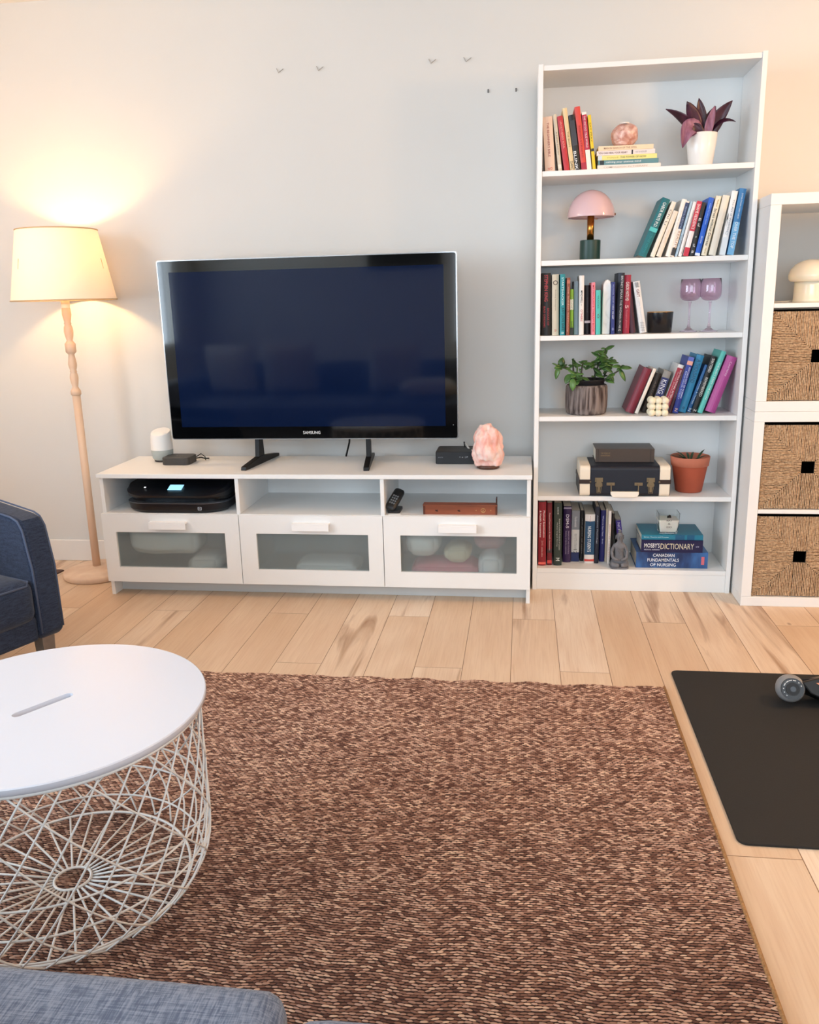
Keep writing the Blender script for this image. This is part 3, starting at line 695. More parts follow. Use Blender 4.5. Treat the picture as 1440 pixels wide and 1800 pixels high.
book('book', 'very slim light blue book on the second shelf', GR2, .577, Z, .009, .202, 13.5, y2, .13, 'a9c7dd', [('calm', .3, .2, .5, '5b7a94')])
book('book', 'white slim book with a dark spine line on the second shelf', GR2, .593, Z, .013, .199, 13.1, y2, .13, 'f0eff0', [('_____________________', .45, .8, .08, '33353c', .25)])
book('book', 'white book with a crimson upper half and white lettering on the second shelf', GR2, .617, Z, .020, .199, 11.9, y2, .13, 'f3eeee', [('SHAME RESILIENCE', .72, .46, .55, 'f8e2e4')], [(.46, 1, 'c4203c'), (0, .16, 'c4203c')])
book('book', 'black book with small white symbols on the second shelf', GR2, .638, Z, .017, .194, 9.9, y2, .13, '1b1c1e', [('E', .68, .05, .5, 'e8e8e8'), ('of', .58, .06, .5, 'e8e8e8'), ('o', .36, .03, .3, 'b8d8c8'), ('of', .2, .06, .5, 'e8e8e8'), ('a', .08, .05, .5, 'e8e8e8')])
book('book', 'bright royal blue book on the second shelf', GR2, .659, Z, .019, .210, 11.4, y2, .13, '1a5fd0', [('DARE TO LEAD NOW', .72, .36, .25, '9cc4ff'), ('BROWN', .28, .12, .3, 'cfe2ff')], [(0, .05, 'e7f0ff')])
book('book', 'cream book with bold black serif title on the second shelf', GR2, .684, Z, .020, .215, 11.4, y2, .13, 'efe6cf', [('Selye', .88, .12, .35, 'a8903a'), ('Stress without Distress', .48, .62, .48, '1b1b1b'), ('Signet', .08, .1, .3, 'b89a40')])
book('book', 'blank ivory cloth book right of the black serif titled one on the second shelf', GR2, .717, Z, .026, .215, 10.5, y2, .14, 'e5e0d2', hard=True)
book('book', 'white book with grey title and a black brush mark on the second shelf', GR2, .752, Z, .022, .229, 8.0, y2, .14, 'eef1f3', [('The Art of Wellness', .62, .5, .3, '8e99a3', .1), ('(', .55, .22, .25, '15151a', -.4), ('o', .35, .06, .5, 'c8d4dc')], [(0, .28, 'dfe9ef')])
book('book', 'tall blue book, rightmost on the second shelf, white capitals', GR2, .782, Z, .025, .236, 7.8, y2, .15, '3b7fb8', [('OVER THE TOP', .30, .40, .45, 'eef6fb'), ('JONATHAN VAN NESS', .74, .38, .28, 'd5e8f5')], [(0, .5, '6fb0dd')], hard=True)

# ---- shelf 3
Z = SH[3]+.0003
GR3 = 'books standing on the third shelf'
book('book', 'thick black book with red lettering, leftmost on the third shelf', GR3, .072, Z, .037, .237, -.7, -.239, .15, '101014', [('STEPHEN KING', .76, .42, .38, 'c23a40'), ('BAZAAR OF', .30, .28, .2, 'a83038', .22), ('BAD DREAMS', .30, .34, .2, 'a83038', -.18)], hard=True)
book('book', 'beige book with a dark brown disc near the top on the third shelf', GR3, .113, Z, .027, .231, -.9, -.243, .13, 'd8ccb4', [('O', .865, .075, .75, '4a3428'), ('Braiding Sweetgrass', .58, .34, .2, '8f836c', 0, False), ('m', .08, .03, .3, 'c05a4a')])
book('book', 'teal book with white capitals and black script on the third shelf', GR3, .143, Z, .020, .231, -.7, -.255, .13, '1f8f98', [('STARTSHACKER', .72, .46, .4, 'd4eef0'), ('JUST LOVE BAKE', .27, .38, .6, '0f2024'), ('m', .04, .03, .5, 'd4eef0')])
book('book', 'narrow copper brown patterned book on the third shelf', GR3, .167, Z, .013, .217, -.4, -.262, .13, '8f4a34', [('the hidden harmony', .45, .8, .5, 'e0a890')], [(.9, .96, 'b9694e')])
book('book', 'short lime green and white book on the third shelf', GR3, .183, Z, .013, .174, -1.0, -.239, .12, '8ac43c', [('DHARMA', .2, .2, .5, '1c2a10'), ('BOOST', .68, .3, .4, '9abf7a')], [(.55, .78, 'eef2e6'), (0, .16, '20241a')])
book('book', 'plain grey blue book on the third shelf', GR3, .199, Z, .018, .204, -1.3, -.224, .12, '93a9b5')
book('book', 'white book with black and red capitals on the third shelf', GR3, .217, Z, .019, .224, -.9, -.248, .13, 'ecebe6', [('MINDWELL ---', .62, .26, .42, '24211f'), ('OTHERS', .33, .2, .42, 'c03a44')])
book('book', 'black book with a white paper band on the third shelf', GR3, .241, Z, .024, .188, -1.3, -.205, .12, '141417', [('untamed', .6, .3, .2, '55565c')], [(.23, .28, 'f0efec')])
book('book', 'pink and red scribbled slim book on the third shelf', GR3, .264, Z, .014, .197, -1.3, -.262, .13, 'ea8a98', [('MY FAVOURITE THERAPY BOOK', .5, .9, .5, 'c8283e')])
book('book', 'short turquoise book with a small bird picture on the third shelf', GR3, .280, Z, .019, .168, -1.4, -.262, .12, '4fc2b8', [('TRACKS', .74, .3, .3, '2e7f7a'), ('<>', .42, .1, .5, '5a3a34')])
book('book', 'narrow navy book left of the tall black memoir on the third shelf', GR3, .340, Z, .014, .197, -1.3, -.246, .13, '22307a', [('POLYVAGAL THEORY IN', .75, .4, .35, 'a9b4e0'), ('WHY WE SLEEP', .42, .26, .45, 'd8def4'), ('O', .1, .05, .5, 'b8c2ea')])
book('book', 'tall black memoir with a column of white letters on the third shelf', GR3, .385, Z, .025, .231, .9, -.210, .15, '1b2030', [('BRITNEY SPEARS THE WOMAN IN ME', .52, .86, .32, 'c9cfd8', .1), ('G', .06, .03, .4, 'e8e8e8', .1)], hard=True)
book('book', 'deep red book with large white author name on the third shelf', GR3, .389, Z, .027, .223, -.2, -.199, .14, 'a61f3c', [('GABOR MATE MD', .72, .32, .5, 'f2dede'), ('5', .46, .06, .5, 'f0c0c4'), ('hungry ghosts', .25, .3, .25, 'd4707e')])
book('book', 'dark maroon book leaning behind the white one on the third shelf', GR3, .421, Z, .020, .204, -7.1, -.195, .12, '4a1d2e')
book('book', 'white patterned book leaning left beside the black candle', GR3, .456, Z, .026, .199, -10.0, -.205, .13, 'e9e9e8', [('GRIT', .77, .15, .4, '7d3a44'), ('angela duckworth', .45, .45, .2, 'a9c0cc', 0, False), ('##', .93, .1, .7, '6a6a6a'), ('###', .12, .2, .6, 'a8a8aa', 0, False)])
# marbled slab
marb = two_tone('white_marble', 'f2f1ee', 'ecebe8', 9, (1, 1, 1), .3, .505, .3, 0, distort=2.2, c3='dad8d4')
pts = [(-.015, 0), (.015, 0), (.016, .14), (.0158, .185), (.011, .201), (.002, .208), (-.008, .203), (-.0145, .188), (-.016, .14)]
o = MB().prism(pts, 0, .10, 'y').build('marble_bookend', marb, bevel=.003); o.location = (.321, -.235, Z)
tag(o, 'white marbled bookend with rounded top between turquoise and navy books', 'bookend')
t = thing('black_candle', 'wide black candle jar with a thin gold rim on the third shelf', 'candle', (.5355, -.165, Z))
MB().lathe([(.044, 0), (.046, .002), (.0505, .078), (.0505, .0785), (.047, .0785), (.045, .055), (0, .055)], 48).build('jar', mat('0c0e16', .25), t, smooth=True)
MB().lathe([(.0445, .055), (.0445, .060), (0, .061)], 40, cap=False).build('wax', mat('e8dcc8', .5), t)
MB().tube([(.0490*math.cos(a*PI/24), .0490*math.sin(a*PI/24), .0790) for a in range(48)], .0016, 6, closed=True).build('gold_rim', mat('cfa36a', .3, metal=.8), t, smooth=True)
pinkglass = bpy.data.materials.new('mauve_glass'); pinkglass.use_nodes = True; nt = pinkglass.node_tree
pb = nt.nodes['Principled BSDF']; pb.inputs['Base Color'].default_value = lin('eedbe7'); pb.inputs['Roughness'].default_value = .02; pb.inputs['Transmission Weight'].default_value = 1; pb.inputs['IOR'].default_value = 1.08; pb.inputs['Coat Weight'].default_value = 1; pb.inputs['Coat Roughness'].default_value = .02
wp = [(.034, 0), (.0345, .0015), (.020, .006), (.008, .014), (.0045, .03), (.0035, .07), (.0045, .105), (.007, .115)]
bowl = [(.003, .1165), (.020, .1185), (.031, .124), (.0385, .134), (.0405, .150), (.040, .175), (.0375, .202)]
for (x, y, h, lab) in ((.652, -.135, 1, 'mauve wine glass, the left one of the pair on the third shelf'), (.7265, -.150, 1, 'mauve wine glass, the right one nearer the bookcase side')):
    t = thing('wine_glass', lab, 'wine glass', (x, y, Z), group='mauve wine glasses')
    MB().lathe(wp, 36).build('stem_and_foot', pinkglass, t, smooth=True)
    o = MB().lathe(bowl, 48, cap=False).build('bowl', pinkglass, t, smooth=True)
    so = o.modifiers.new('solid', 'SOLIDIFY'); so.thickness = .0012

# ---- shelf 4
Z = SH[4]+.0003
t = thing('jade_plant', 'green jade plant in a grey-brown bark textured pot on the fourth shelf', 'potted plant', (.2575, -.170, Z))
bark = two_tone('bark', '3c302e', '8d827e', 60, (1.4, 1.4, .12), .38, .62, .85, .004, detail=6)
MB().lathe([(.074, 0), (.080, .006), (.084, .03), (.085, .07), (.083, .108), (.079, .117), (.072, .118), (.07, .10), (0, .10)], 56).build('bark_pot', bark, t, smooth=True)
MB().lathe([(.067, .1005), (.071, .134), (.0735, .136), (.0735, .139), (.070, .139), (.066, .105)], 44, cap=False).build('nursery_pot', mat('14161c', .5), t, smooth=True)
MB().lathe([(.067, .122), (.03, .127), (0, .128)], 30, cap=False).build('soil', mat('241a14', .95, bump=.002, scale=90), t)
rs = random.Random(5)
stemb, leafb = MB(), MB()
def jade_leaf(S, p, d, L, wd, th=.0035):
    d = Vector(d).normalized(); up = Vector((rs.uniform(-.4, .4), -.55, 1)); side = d.cross(up).normalized(); nn = side.cross(d).normalized(); n0 = len(S.v); N, K = 8, 8
    for i in range(N+1):
        u = i/N; wv = max(.0006, wd*math.sin(PI*u**.8)**.7 if 0 < u < 1 else .0006); tv = max(.0004, th*(math.sin(PI*u)**.6 if 0 < u < 1 else .1))
        c = Vector(p)+d*L*u - nn*.10*L*u*u
        for q in range(K):
            a = 2*PI*q/K; S.v.append(tuple(c+side*wv*math.cos(a)+nn*tv*math.sin(a)))
    for i in range(N):
        for q in range(K): S.f.append((n0+i*K+q, n0+i*K+(q+1) % K, n0+(i+1)*K+(q+1) % K, n0+(i+1)*K+q))
branches = [[(.028, 0, .125), (.034, 0, .165), (.048, -.005, .205), (.050, -.005, .245)], [(.034, 0, .165), (.068, -.01, .19), (.085, -.01, .215)], [(.034, 0, .165), (.020, -.01, .20), (.018, -.01, .208)],
            [(-.045, -.02, .125), (-.055, -.03, .165), (-.060, -.03, .22)], [(-.055, -.03, .165), (-.085, -.04, .19), (-.115, -.05, .195)], [(-.02, -.03, .125), (-.025, -.035, .17), (-.018, -.03, .215)],
            [(.055, -.02, .125), (.085, -.03, .150), (.125, -.03, .175), (.135, -.03, .195)], [(.06, .02, .125), (.08, .02, .17), (.105, .01, .215)], [(-.035, -.05, .12), (-.045, -.07, .15), (-.05, -.08, .17)], [(.05, -.005, .205), (.066, -.005, .235), (.070, 0, .26)]]
for br in branches:
    stemb.tube(br, [.0045-.0008*i for i in range(len(br))], 7)
    for k in range(1, len(br)):
        for q in range(3 if k < len(br)-1 else 6):
            p = Vector(br[k-1]).lerp(Vector(br[k]), .55+.45*(q % 3)/2)
            a = rs.uniform(0, 2*PI); big = rs.random() < .5
            jade_leaf(leafb, p, (math.cos(a), -.5+math.sin(a)*.6, rs.uniform(-.8, .6)), rs.uniform(.032, .048) if big else rs.uniform(.014, .024), rs.uniform(.0105, .0145) if big else .0055)
for (p, d, L_, w_) in (((-.115, -.06, .195), (-.3, -.2, -1), .052, .0135), ((-.10, -.06, .185), (-1, -.2, .2), .035, .011), ((-.06, -.08, .150), (0, -.3, -1), .050, .0145), ((-.07, -.06, .165), (-.5, -.5, -.9), .045, .015), ((.125, -.03, .18), (.55, -.2, -1), .055, .011),
                       ((.02, -.01, .205), (-1, -.2, -.9), .040, .012), ((.05, -.01, .21), (1, -.2, -.35), .050, .012), ((-.045, -.07, .17), (.1, -.5, .9), .042, .011), ((-.02, -.03, .20), (1, -.1, .15), .042, .013), ((.10, -.03, .165), (-.8, 0, .55), .04, .010), ((.09, -.03, .16), (.5, -.1, -.9), .035, .009)):
    jade_leaf(leafb, p, d, L_, w_)
stemb.build('stems', mat('3b3a2e', .7), t, smooth=True)
leafb.build('leaves', two_tone('jade_leaf', '27491f', '5c8442', 22, (1, 1, 1), .35, .65, .3), t, smooth=True)
t = thing('bubble_candle', 'small cream bubble cube candle in front of the leaning books', 'candle', (.5285, -.256, Z))
wax = mat('f5ead0', .45, sss=.4)
for (i, j, k) in [(i, j, k) for i in range(3) for j in range(3) for k in range(3)]:
    if i == 1 and j == 1 and k < 2: continue
    bm = bmesh.new(); bmesh.ops.create_uvsphere(bm, u_segments=18, v_segments=12, radius=.0142); me = bpy.data.meshes.new('bubble'); bm.to_mesh(me); bm.free()
    o = obj('bubble', me, wax, t, smooth=True); o.location = ((i-1)*.0245, (j-1)*.0245*.9+.0, .0138+k*.0235)
GR4 = 'books leaning on the fourth shelf'
B4 = [('thick burgundy padded book, leftmost of the leaning books on the fourth shelf', .443, .034, .187, 20.3, -.201, '7a2338', [], [], True),
 ('white spined thin book with dark boards next to the burgundy one', .460, .013, .189, 20.2, -.205, 'ebe4d8', [], [], False),
 ('dark mottled black book behind the bubble candle', .500, .022, .163, 17.9, -.169, '2a2422', [('ARCANA', .5, .6, .35, '6a5c50')], [], False),
 ('grey paperback with a navy title panel behind the bubble candle', .540, .031, .169, 16.7, -.173, '9a9690', [('KING', .62, .34, .6, 'e4e4ea'), ('THE SHINING', .60, .36, .2, 'b8bcd4', -.35)], [(.38, .84, '222a66')], False),
 ('white book with a red lettered panel on the fourth shelf', .579, .029, .196, 18.3, -.181, 'eeebe8', [('MOTIVATIONAL INTERVIEWS', .52, .74, .26, 'f2e2e2', .1), ('social psychology', .55, .6, .15, 'e8c8cc', -.2)], [(.12, .93, 'a3243a')], False),
 ('narrow dark plum book beside the red lettered one', .595, .016, .191, 16.1, -.195, '3a1626', [('remember', .5, .4, .3, '8a4a66')], [], False),
 ('navy blue book with a pink head and two lines of white type', .616, .023, .226, 13.3, -.204, '243a96', [('PSYCHOLOGY OF HUMAN', .55, .55, .28, 'dfe6fa', .18), ('BEHAVIOUR TODAY', .50, .5, .24, 'b8c6f0', -.2), ('N', .06, .05, .5, 'efc8b8')], [(.86, .93, 'e8a898'), (.93, 1, '5a6cc0')], False),
 ('thick sky blue book with tall dark lettering on the fourth shelf', .649, .030, .233, 14.9, -.186, '2a86b4', [('A THOUSAND', .72, .4, .5, '14506e'), ('o', .08, .04, .3, '10384c')], [], True),
 ('medium blue paperback right of the sky blue book', .672, .018, .195, 18.2, -.174, '1f68a8', [('Women & Therapy', .42, .5, .4, 'd5ecf8'), ('N', .05, .06, .6, 'e4f2fa')], [], False),
 ('black book with a white edged title panel on the fourth shelf', .690, .021, .230, 16.4, -.195, '131316', [('SHATTERED', .84, .24, .5, 'e8e6e2'), ('REMEMBERED', .46, .34, .5, 'd8d6d2'), ('Z', .04, .04, .5, 'e8e6e2')], [], False),
 ('tall turquoise book with a black board edge on the fourth shelf', .709, .019, .253, 17.9, -.209, '5cc0b6', [('THE BODY KEEPS THE SCORE', .52, .6, .3, 'e6f6f4')], [], True),
 ('thick magenta pink book leaning on the right side panel, fourth shelf', .759, .042, .228, 18.1, -.204, 'b04a92', [('Courtenay', .78, .26, .28, 'f0c8e4', 0, False)], [], True)]
for (lab, x, w_, h, a, y, col, lines, bands, hard) in B4:
    book('book', lab, GR4, x, Z, w_, h, a, y, .14, col, lines, bands, hard=hard, rnd=.3 if 'padded' in lab or 'magenta' in lab else .15)

# ---- shelf 5
Z = SH[5]+.0003
t = thing('suitcase', 'small navy suitcase with cream end panels, brass latches and cream handle', 'suitcase', (.4115, -.268, Z))
navy = mat('0d1626', .5, bump=.0003, scale=300); cream = mat('ece2cf', .45); brs = mat('8d7f66', .35, metal=.8); brown = mat('2c1a17', .45)
SW, SD, SHt = .356, .215, .125
MB().prism(rrect(0, SD, 0, SHt, .016), -.136, .136, 'x').build('body', navy, t)
for s_ in (-1, 1):
    o = MB().prism(rrect(-.001, SD+.001, -.0, SHt+.001, .017), min(s_*.1365, s_*.178), max(s_*.1365, s_*.178), 'x').build('end_panel', cream, t, bevel=.003)
    MB().box(min(s_*.134, s_*.1795), max(s_*.134, s_*.1795), -.0035, -.0005, .053, .070).box(min(s_*.1785, s_*.181), max(s_*.1785, s_*.181), -.002, SD, .053, .070).build('strap', brown, t)
    MB().tube([(s_*.136, -.0035, .0615), (s_*.136, -.0055, .0615)], .0035, 10).build('rivet', brs, t)
    MB().box(s_*.1785 if s_ < 0 else .1785, s_*.1785+(.001*s_ if s_ < 0 else .001), .004, SD-.004, .006, .05).build('end_board', navy, t)
    l = MB().box(s_*.102-.016, s_*.102+.016, -.004, 0, .060, .078).box(s_*.102-.010, s_*.102+.010, -.008, -.003, .040, .074).box(s_*.102-.014, s_*.102+.014, -.005, 0, .042, .056)
    l.tube([(s_*.102-.010, -.007, .040), (s_*.102-.007, -.009, .016), (s_*.102+.007, -.009, .016), (s_*.102+.010, -.007, .040)], .0015, 6)
    for dx in (-.012, .012):
        for dz in (.064, .074, .048): l.tube([(s_*.102+dx, -.004, dz), (s_*.102+dx, -.0065, dz)], .0028, 8)
    l.box(s_*.102-.005, s_*.102+.005, -.010, -.007, .020, .046).build('latch', brs, t, bevel=.0008)
    h = MB().box(s_*.055-.016, s_*.055+.016, -.003, 0, .046, .058).tube([(s_*.052, -.004, .052), (s_*.054, -.012, .045), (s_*.053, -.014, .024)], .0024, 6)
    h.build('handle_mount', brs, t, bevel=.0006)
MB().prism([(-.056, .024), (.056, .024), (.055, .012), (.048, .002), (.040, .0005), (-.040, .0005), (-.048, .002), (-.055, .012)], -.022, -.008, 'y').build('handle', mat('f2ecdf', .4), t, bevel=.003)
t = flat_book('old_book', 'worn thick brown cloth book lying on top of the suitcase', None, .300, .536, Z+SHt+.0015, Z+SHt+.0555, -.185, .145, '4a3d34', [('THE WORKS OF', .17, .16, .12, .68, '8a7350'), ('SHAKESPEARE', .17, .16, .12, .50, '8a7350')], [(.04, .055, '352a24'), (.93, .945, '352a24')], hard=True)
t = thing('terracotta_pot', 'terracotta pot of low thin green leaves right of the suitcase', 'potted plant', (.6845, -.150, Z))
tc_m = mat('b2563c', .85, var=.08, scale=12)
MB().lathe([(.050, 0), (.053, .003), (.0705, .110), (.0705, .111)], 56, cap=True).build('pot_body', tc_m, t, smooth=True)
MB().lathe([(.0705, .108), (.0745, .109), (.0785, .145), (.077, .147), (.0735, .146), (.0705, .120), (0, .120)], 56, cap=False).build('pot_rim', mat('c8785e', .8, var=.12, scale=10), t, smooth=True)
MB().lathe([(.071, .1205), (0, .126)], 30, cap=False).build('soil', mat('1d1512', .95, bump=.003, scale=80), t)
lf = MB(); rs = random.Random(9)
grn = mat('2f4a33', .4)
for k in range(12):
    a = k*PI/6+rs.uniform(-.2, .2); L_ = rs.uniform(.05, .085); rr = .015
    b0 = Vector((rr*math.cos(a), rr*math.sin(a), .122)); tip = b0+Vector((L_*math.cos(a), L_*math.sin(a), rs.uniform(.022, .034)))
    if k == 1: tip = Vector((.055, .0, .172)); b0 = Vector((.012, -.055, .128))
    mid = (b0+tip)/2+Vector((0, 0, .012))
    leaf_mesh(b0, mid, tip, .0055, (0, 0, 1), .3, 8).build('leaf', grn, t, smooth=True)

# ---- shelf 6
Z = SH[6]+.0003
GR6 = 'textbooks standing on the bottom shelf'
B6 = [('large red textbook with two lines of white type, leftmost on the bottom shelf', .072, .033, .276, -.4, -.227, '8a1826', [('Physical Examination', .66, .42, .26, 'f0e4e2', .20), ('& Health Assessment', .66, .42, .24, 'f0e4e2', -.24), ('Jarvis', .36, .08, .4, 'c08a84', 0, False), ('canadian edition', .22, .16, .2, 'd8b0aa', 0, False)], [(.02, .055, 'e86a5e')], True),
 ('slimmer dark red textbook, second from the left on the bottom shelf', .109, .021, .272, -.7, -.221, '70101f', [('Physical Examination & Health Assessment', .54, .6, .28, 'e8d0cc')], [(.03, .08, 'd04a48'), (.20, .26, '40252a')], False),
 ('tall dark grey green textbook on the bottom shelf', .137, .034, .272, -.6, -.222, '2e3a33', [('Brunner & Suddarth Textbook of Canadian', .50, .5, .16, 'c4ccc6', .2, False), ('Medical Surgical Nursing', .50, .38, .16, 'c4ccc6', -.1, False), ('CDE', .88, .12, .16, 'c4ccc6', 0, False), ('M', .1, .05, .5, 'e4e8e4')], [], True),
 ('deep purple manual with a large white title on the bottom shelf', .177, .034, .246, -.2, -.177, '301746', [('DSM-5', .74, .24, .38, 'e8e2ee'), ('DIAGNOSTIC AND STATISTICAL', .36, .42, .16, 'b0a2bc', .18, False), ('MANUAL OF MENTAL DISORDERS', .36, .42, .16, 'b0a2bc', -.16, False)], [(.96, .985, '9a90a4')], False),
 ('textbook striped grey, white and navy on the bottom shelf', .212, .035, .225, -.1, -.161, 'd8d6d0', [('Fundamentals', .78, .2, .3, 'd8dadc'), ('PERRY POTTER OSTENDORF', .4, .3, .3, '9a9a98', 0, False), ('12', .2, .08, .4, '2c2c30')], [(.63, 1, '82868c'), (0, .18, '1a2a5c')], False),
 ('narrow black book right of the grey striped textbook', .250, .014, .224, -.3, -.156, '131315', [('the giver of stars', .5, .7, .25, '9a9a9c')], [], False),
 ('thick white textbook with a dark blue title panel on the bottom shelf', .266, .042, .215, 0, -.185, 'eae6e2', [('NURSING STUDENTS', .50, .52, .34, 'e8f2f8', -.05), ('davis drug guide', .91, .12, .12, 'c06a6a', 0, False, )], [(.18, .86, '15486c'), (.045, .085, 'd04840')], False),
 ('dark navy hardback reaching highest in the middle of the bottom shelf', .325, .018, .248, 0.01, -.185, '141c30', [('Anatomy Physiology', .6, .5, .3, 'b4bccc')], [], True),
 ('blue book with white script right of the navy hardback', .351, .021, .226, .3, -.160, '22266a', [('Where to Start Next', .7, .4, .3, 'ccd0ee'), ('Brody', .4, .1, .3, 'ccd0ee')], [], False),
 ('very thin tan booklet on the bottom shelf', .361, .008, .233, .1, -.163, 'c4b8a4', [], [], False),
 ('thin white booklet with faint red type on the bottom shelf', .371, .011, .232, .3, -.195, 'e4ddd6', [('MENTAL HEALTH', .45, .6, .35, 'c08a86')], [], False),
 ('thin black book left of the stone figure', .384, .010, .218, .7, -.182, '141214', [], [], False),
 ('purple labelled grey book leaning behind the stone figure', .415, .024, .186, -6.6, -.150, '77757a', [('NCP', .82, .2, .45, 'ded8f0')], [(.66, .97, '3b2a86')], False)]
for (lab, x, w_, h, a, y, col, lines, bands, hard) in B6:
    book('book', lab, GR6, x, Z, w_, h, a, y, -y-.012, col, lines, bands, hard=hard)
# seated stone figure
t = thing('buddha_statue', 'small grey stone seated figure between the textbooks and the flat pile', 'statue', (.406, -.222, Z))
stone = mat('74757a', .8, var=.15, scale=60, bump=.0008)
def skin(name, verts, edges, radii, m, parent, sub=2):
    me = bpy.data.meshes.new(name); me.from_pydata(verts, edges, []); o = bpy.data.objects.new(name, me); C.objects.link(o)
    sm = o.modifiers.new('skin', 'SKIN'); sm.use_smooth_shade = True
    for i, r in enumerate(radii):
        v = me.skin_vertices[0].data[i]; v.radius = r if isinstance(r, tuple) else (r, r); v.use_root = (i == 0)
    ss = o.modifiers.new('sub', 'SUBSURF'); ss.levels = sub; ss.render_levels = sub
    me.materials.append(m); o.parent = parent; return o
v = [(0, .004, .022), (0, .004, .045), (0, .002, .075), (0, 0, .096), (0, -.002, .108), (0, -.004, .122), (0, -.004, .140), (0, -.002, .150),
     (-.020, .002, .090), (-.031, 0, .066), (-.028, -.020, .042), (-.006, -.030, .034),
     (.020, .002, .090), (.031, 0, .066), (.028, -.020, .042), (.006, -.030, .034),
     (-.028, -.010, .016), (-.030, -.030, .013), (0, -.036, .012), (.028, -.010, .016), (.030, -.030, .013), (.004, -.042, .018)]
e = [(0, 1), (1, 2), (2, 3), (3, 4), (4, 5), (5, 6), (6, 7), (3, 8), (8, 9), (9, 10), (10, 11), (3, 12), (12, 13), (13, 14), (14, 15), (0, 16), (16, 17), (17, 18), (0, 19), (19, 20), (20, 21)]
rd = [(.026, .022), (.020, .017), (.019, .015), (.014, .012), (.007, .007), (.013, .014), (.0145, .016), (.008, .008), .008, .0075, .0065, .005, .008, .0075, .0065, .005, .014, .012, .010, .014, .012, .009]
st = skin('figure', v, e, rd, stone, t)
MB().prism(rrect(-.038, .038, -.046, .030, .02), 0, .006).build('figure_base', stone, t, bevel=.002)
fc = MB(); fc.tube([(0, -.0185, .136), (0, -.022, .130), (0, -.0225, .1265), (0, -.018, .1255)], [.0015, .0022, .0028, .0015], 8)
for sx in (-1, 1):
    fc.tube([(sx*.0028, -.0185, .1345), (sx*.006, -.0190, .1335), (sx*.0095, -.0165, .1345)], .0010, 6); fc.tube([(sx*.0145, -.002, .137), (sx*.0155, -.003, .127), (sx*.0145, -.003, .119)], .0022, 8)
fc.tube([(-.005, -.0180, .1215), (0, -.0190, .1210), (.005, -.0180, .1215)], .0012, 6).build('face', stone, t, smooth=True)
rb = MB()
for k_ in range(4):
    rb.tube([(-.014+.004*k_, -.016-.002*k_, .088-.008*k_), (0, -.020-.002*k_, .080-.008*k_), (.012, -.017-.002*k_, .084-.008*k_)], .0012, 5)
rb.build('robe_folds', stone, t, smooth=True)
MB().lathe([(.007, .150), (.006, .156), (.001, .160)], 14).build('topknot', stone, t, smooth=True)

GRp = 'textbooks lying flat on the bottom shelf'
flat_book('book', 'large blue nursing textbook at the very bottom of the bottom-shelf flat pile', GRp, .474, .762, Z, Z+.0685, -.235, .205, '1c3f78', [('CANADIAN', .385, .30, .20, .80, 'eef4fa'), ('FUNDAMENTALS', .38, .44, .20, .50, 'eef4fa'), ('OF NURSING', .38, .36, .20, .20, 'eef4fa')], [], hard=True, cover_m=two_tone('cloudy_blue_cover', '17305e', '3f74b4', 9, (1, .3, .4), .42, .62, .35, c3='8fbbe6'))
MB().box(.118, .130, -.0014, -.0007, .016, .050).build('publisher_mark', mat('d8707c', .4), bpy.data.objects[LASTB[0]])
z1_ = Z+.0688
flat_book('book', 'dark navy dictionary in the middle of the flat pile on the bottom shelf', GRp, .492, .738, z1_, z1_+.0525, -.240, .165, '101244', [("MOSBY'S", .175, .25, .36, .56, 'f0f2f4'), ('DICTIONARY', .585, .54, .46, .5, 'e4dcc0', False), ('MEDICAL NURSING', .175, .25, .10, .22, 'd0d4e4'), ('eld', .91, .05, .12, .5, 'c0c4dc')], [], hard=True)
z2_ = z1_+.0528
flat_book('book', 'teal blue textbook on top of the flat pile under the glass candle', GRp, .492, .738, z2_, z2_+.0215, -.236, .175, '1c7a96', [('Stress Theory and Process', .24, .4, .3, .5, 'c8ecf4')], [(.55, .70, '155a80'), (.74, .86, '155a80')])
# small glass candle
z3_ = z2_+.0218
t = thing('glass_candle', 'square clear glass candle with cream wax and black lettering on the teal book', 'candle', (.6015, -.185, z3_))
cg = bpy.data.materials.new('clear_glass'); cg.use_nodes = True; pb = cg.node_tree.nodes['Principled BSDF']; pb.inputs['Base Color'].default_value = (.93, .95, .95, 1); pb.inputs['Roughness'].default_value = .02; pb.inputs['Transmission Weight'].default_value = 1; pb.inputs['IOR'].default_value = 1.12
def sqr(h0, z): return [(a, b_, z) for a, b_ in rrect(-h0, h0, -h0, h0, .006, 3)]
s = MB(); rings = [sqr(.036, 0), sqr(.0405, .03), sqr(.043, .085), sqr(.0405, .085), sqr(.038, .03), sqr(.034, .006)]
n = len(rings[0])
for rg in rings: s.v += rg
for i in range(len(rings)-1):
    for q in range(n): s.f.append((i*n+q, i*n+(q+1) % n, (i+1)*n+(q+1) % n, (i+1)*n+q))
s.f.append(tuple(range(n))[::-1]); s.f.append(tuple(5*n+q for q in range(n)))
s.build('glass_jar', cg, t)
s = MB(); rings = [sqr(.0335, .0065), sqr(.0375, .03), sqr(.0395, .058)]
for rg in rings: s.v += rg
for i in range(2):
    for q in range(n): s.f.append((i*n+q, i*n+(q+1) % n, (i+1)*n+(q+1) % n, (i+1)*n+q))
s.f.append(tuple(range(n))[::-1]); s.f.append(tuple(2*n+q for q in range(n)))
s.build('wax', mat('f2efe6', .5, sss=.2), t)
for s_, z_, l_ in (('RAY', .058, .022), ('&', .044, .010), ('GIO', .030, .022)):
    text('label_lettering', s_, mat('222222', .5), t, l_, .007, M_front(0, -.0438, z_))
MB().tube([(0, 0, .058), (0, 0, .068)], .002, 6).build('wick', BLACK, t)
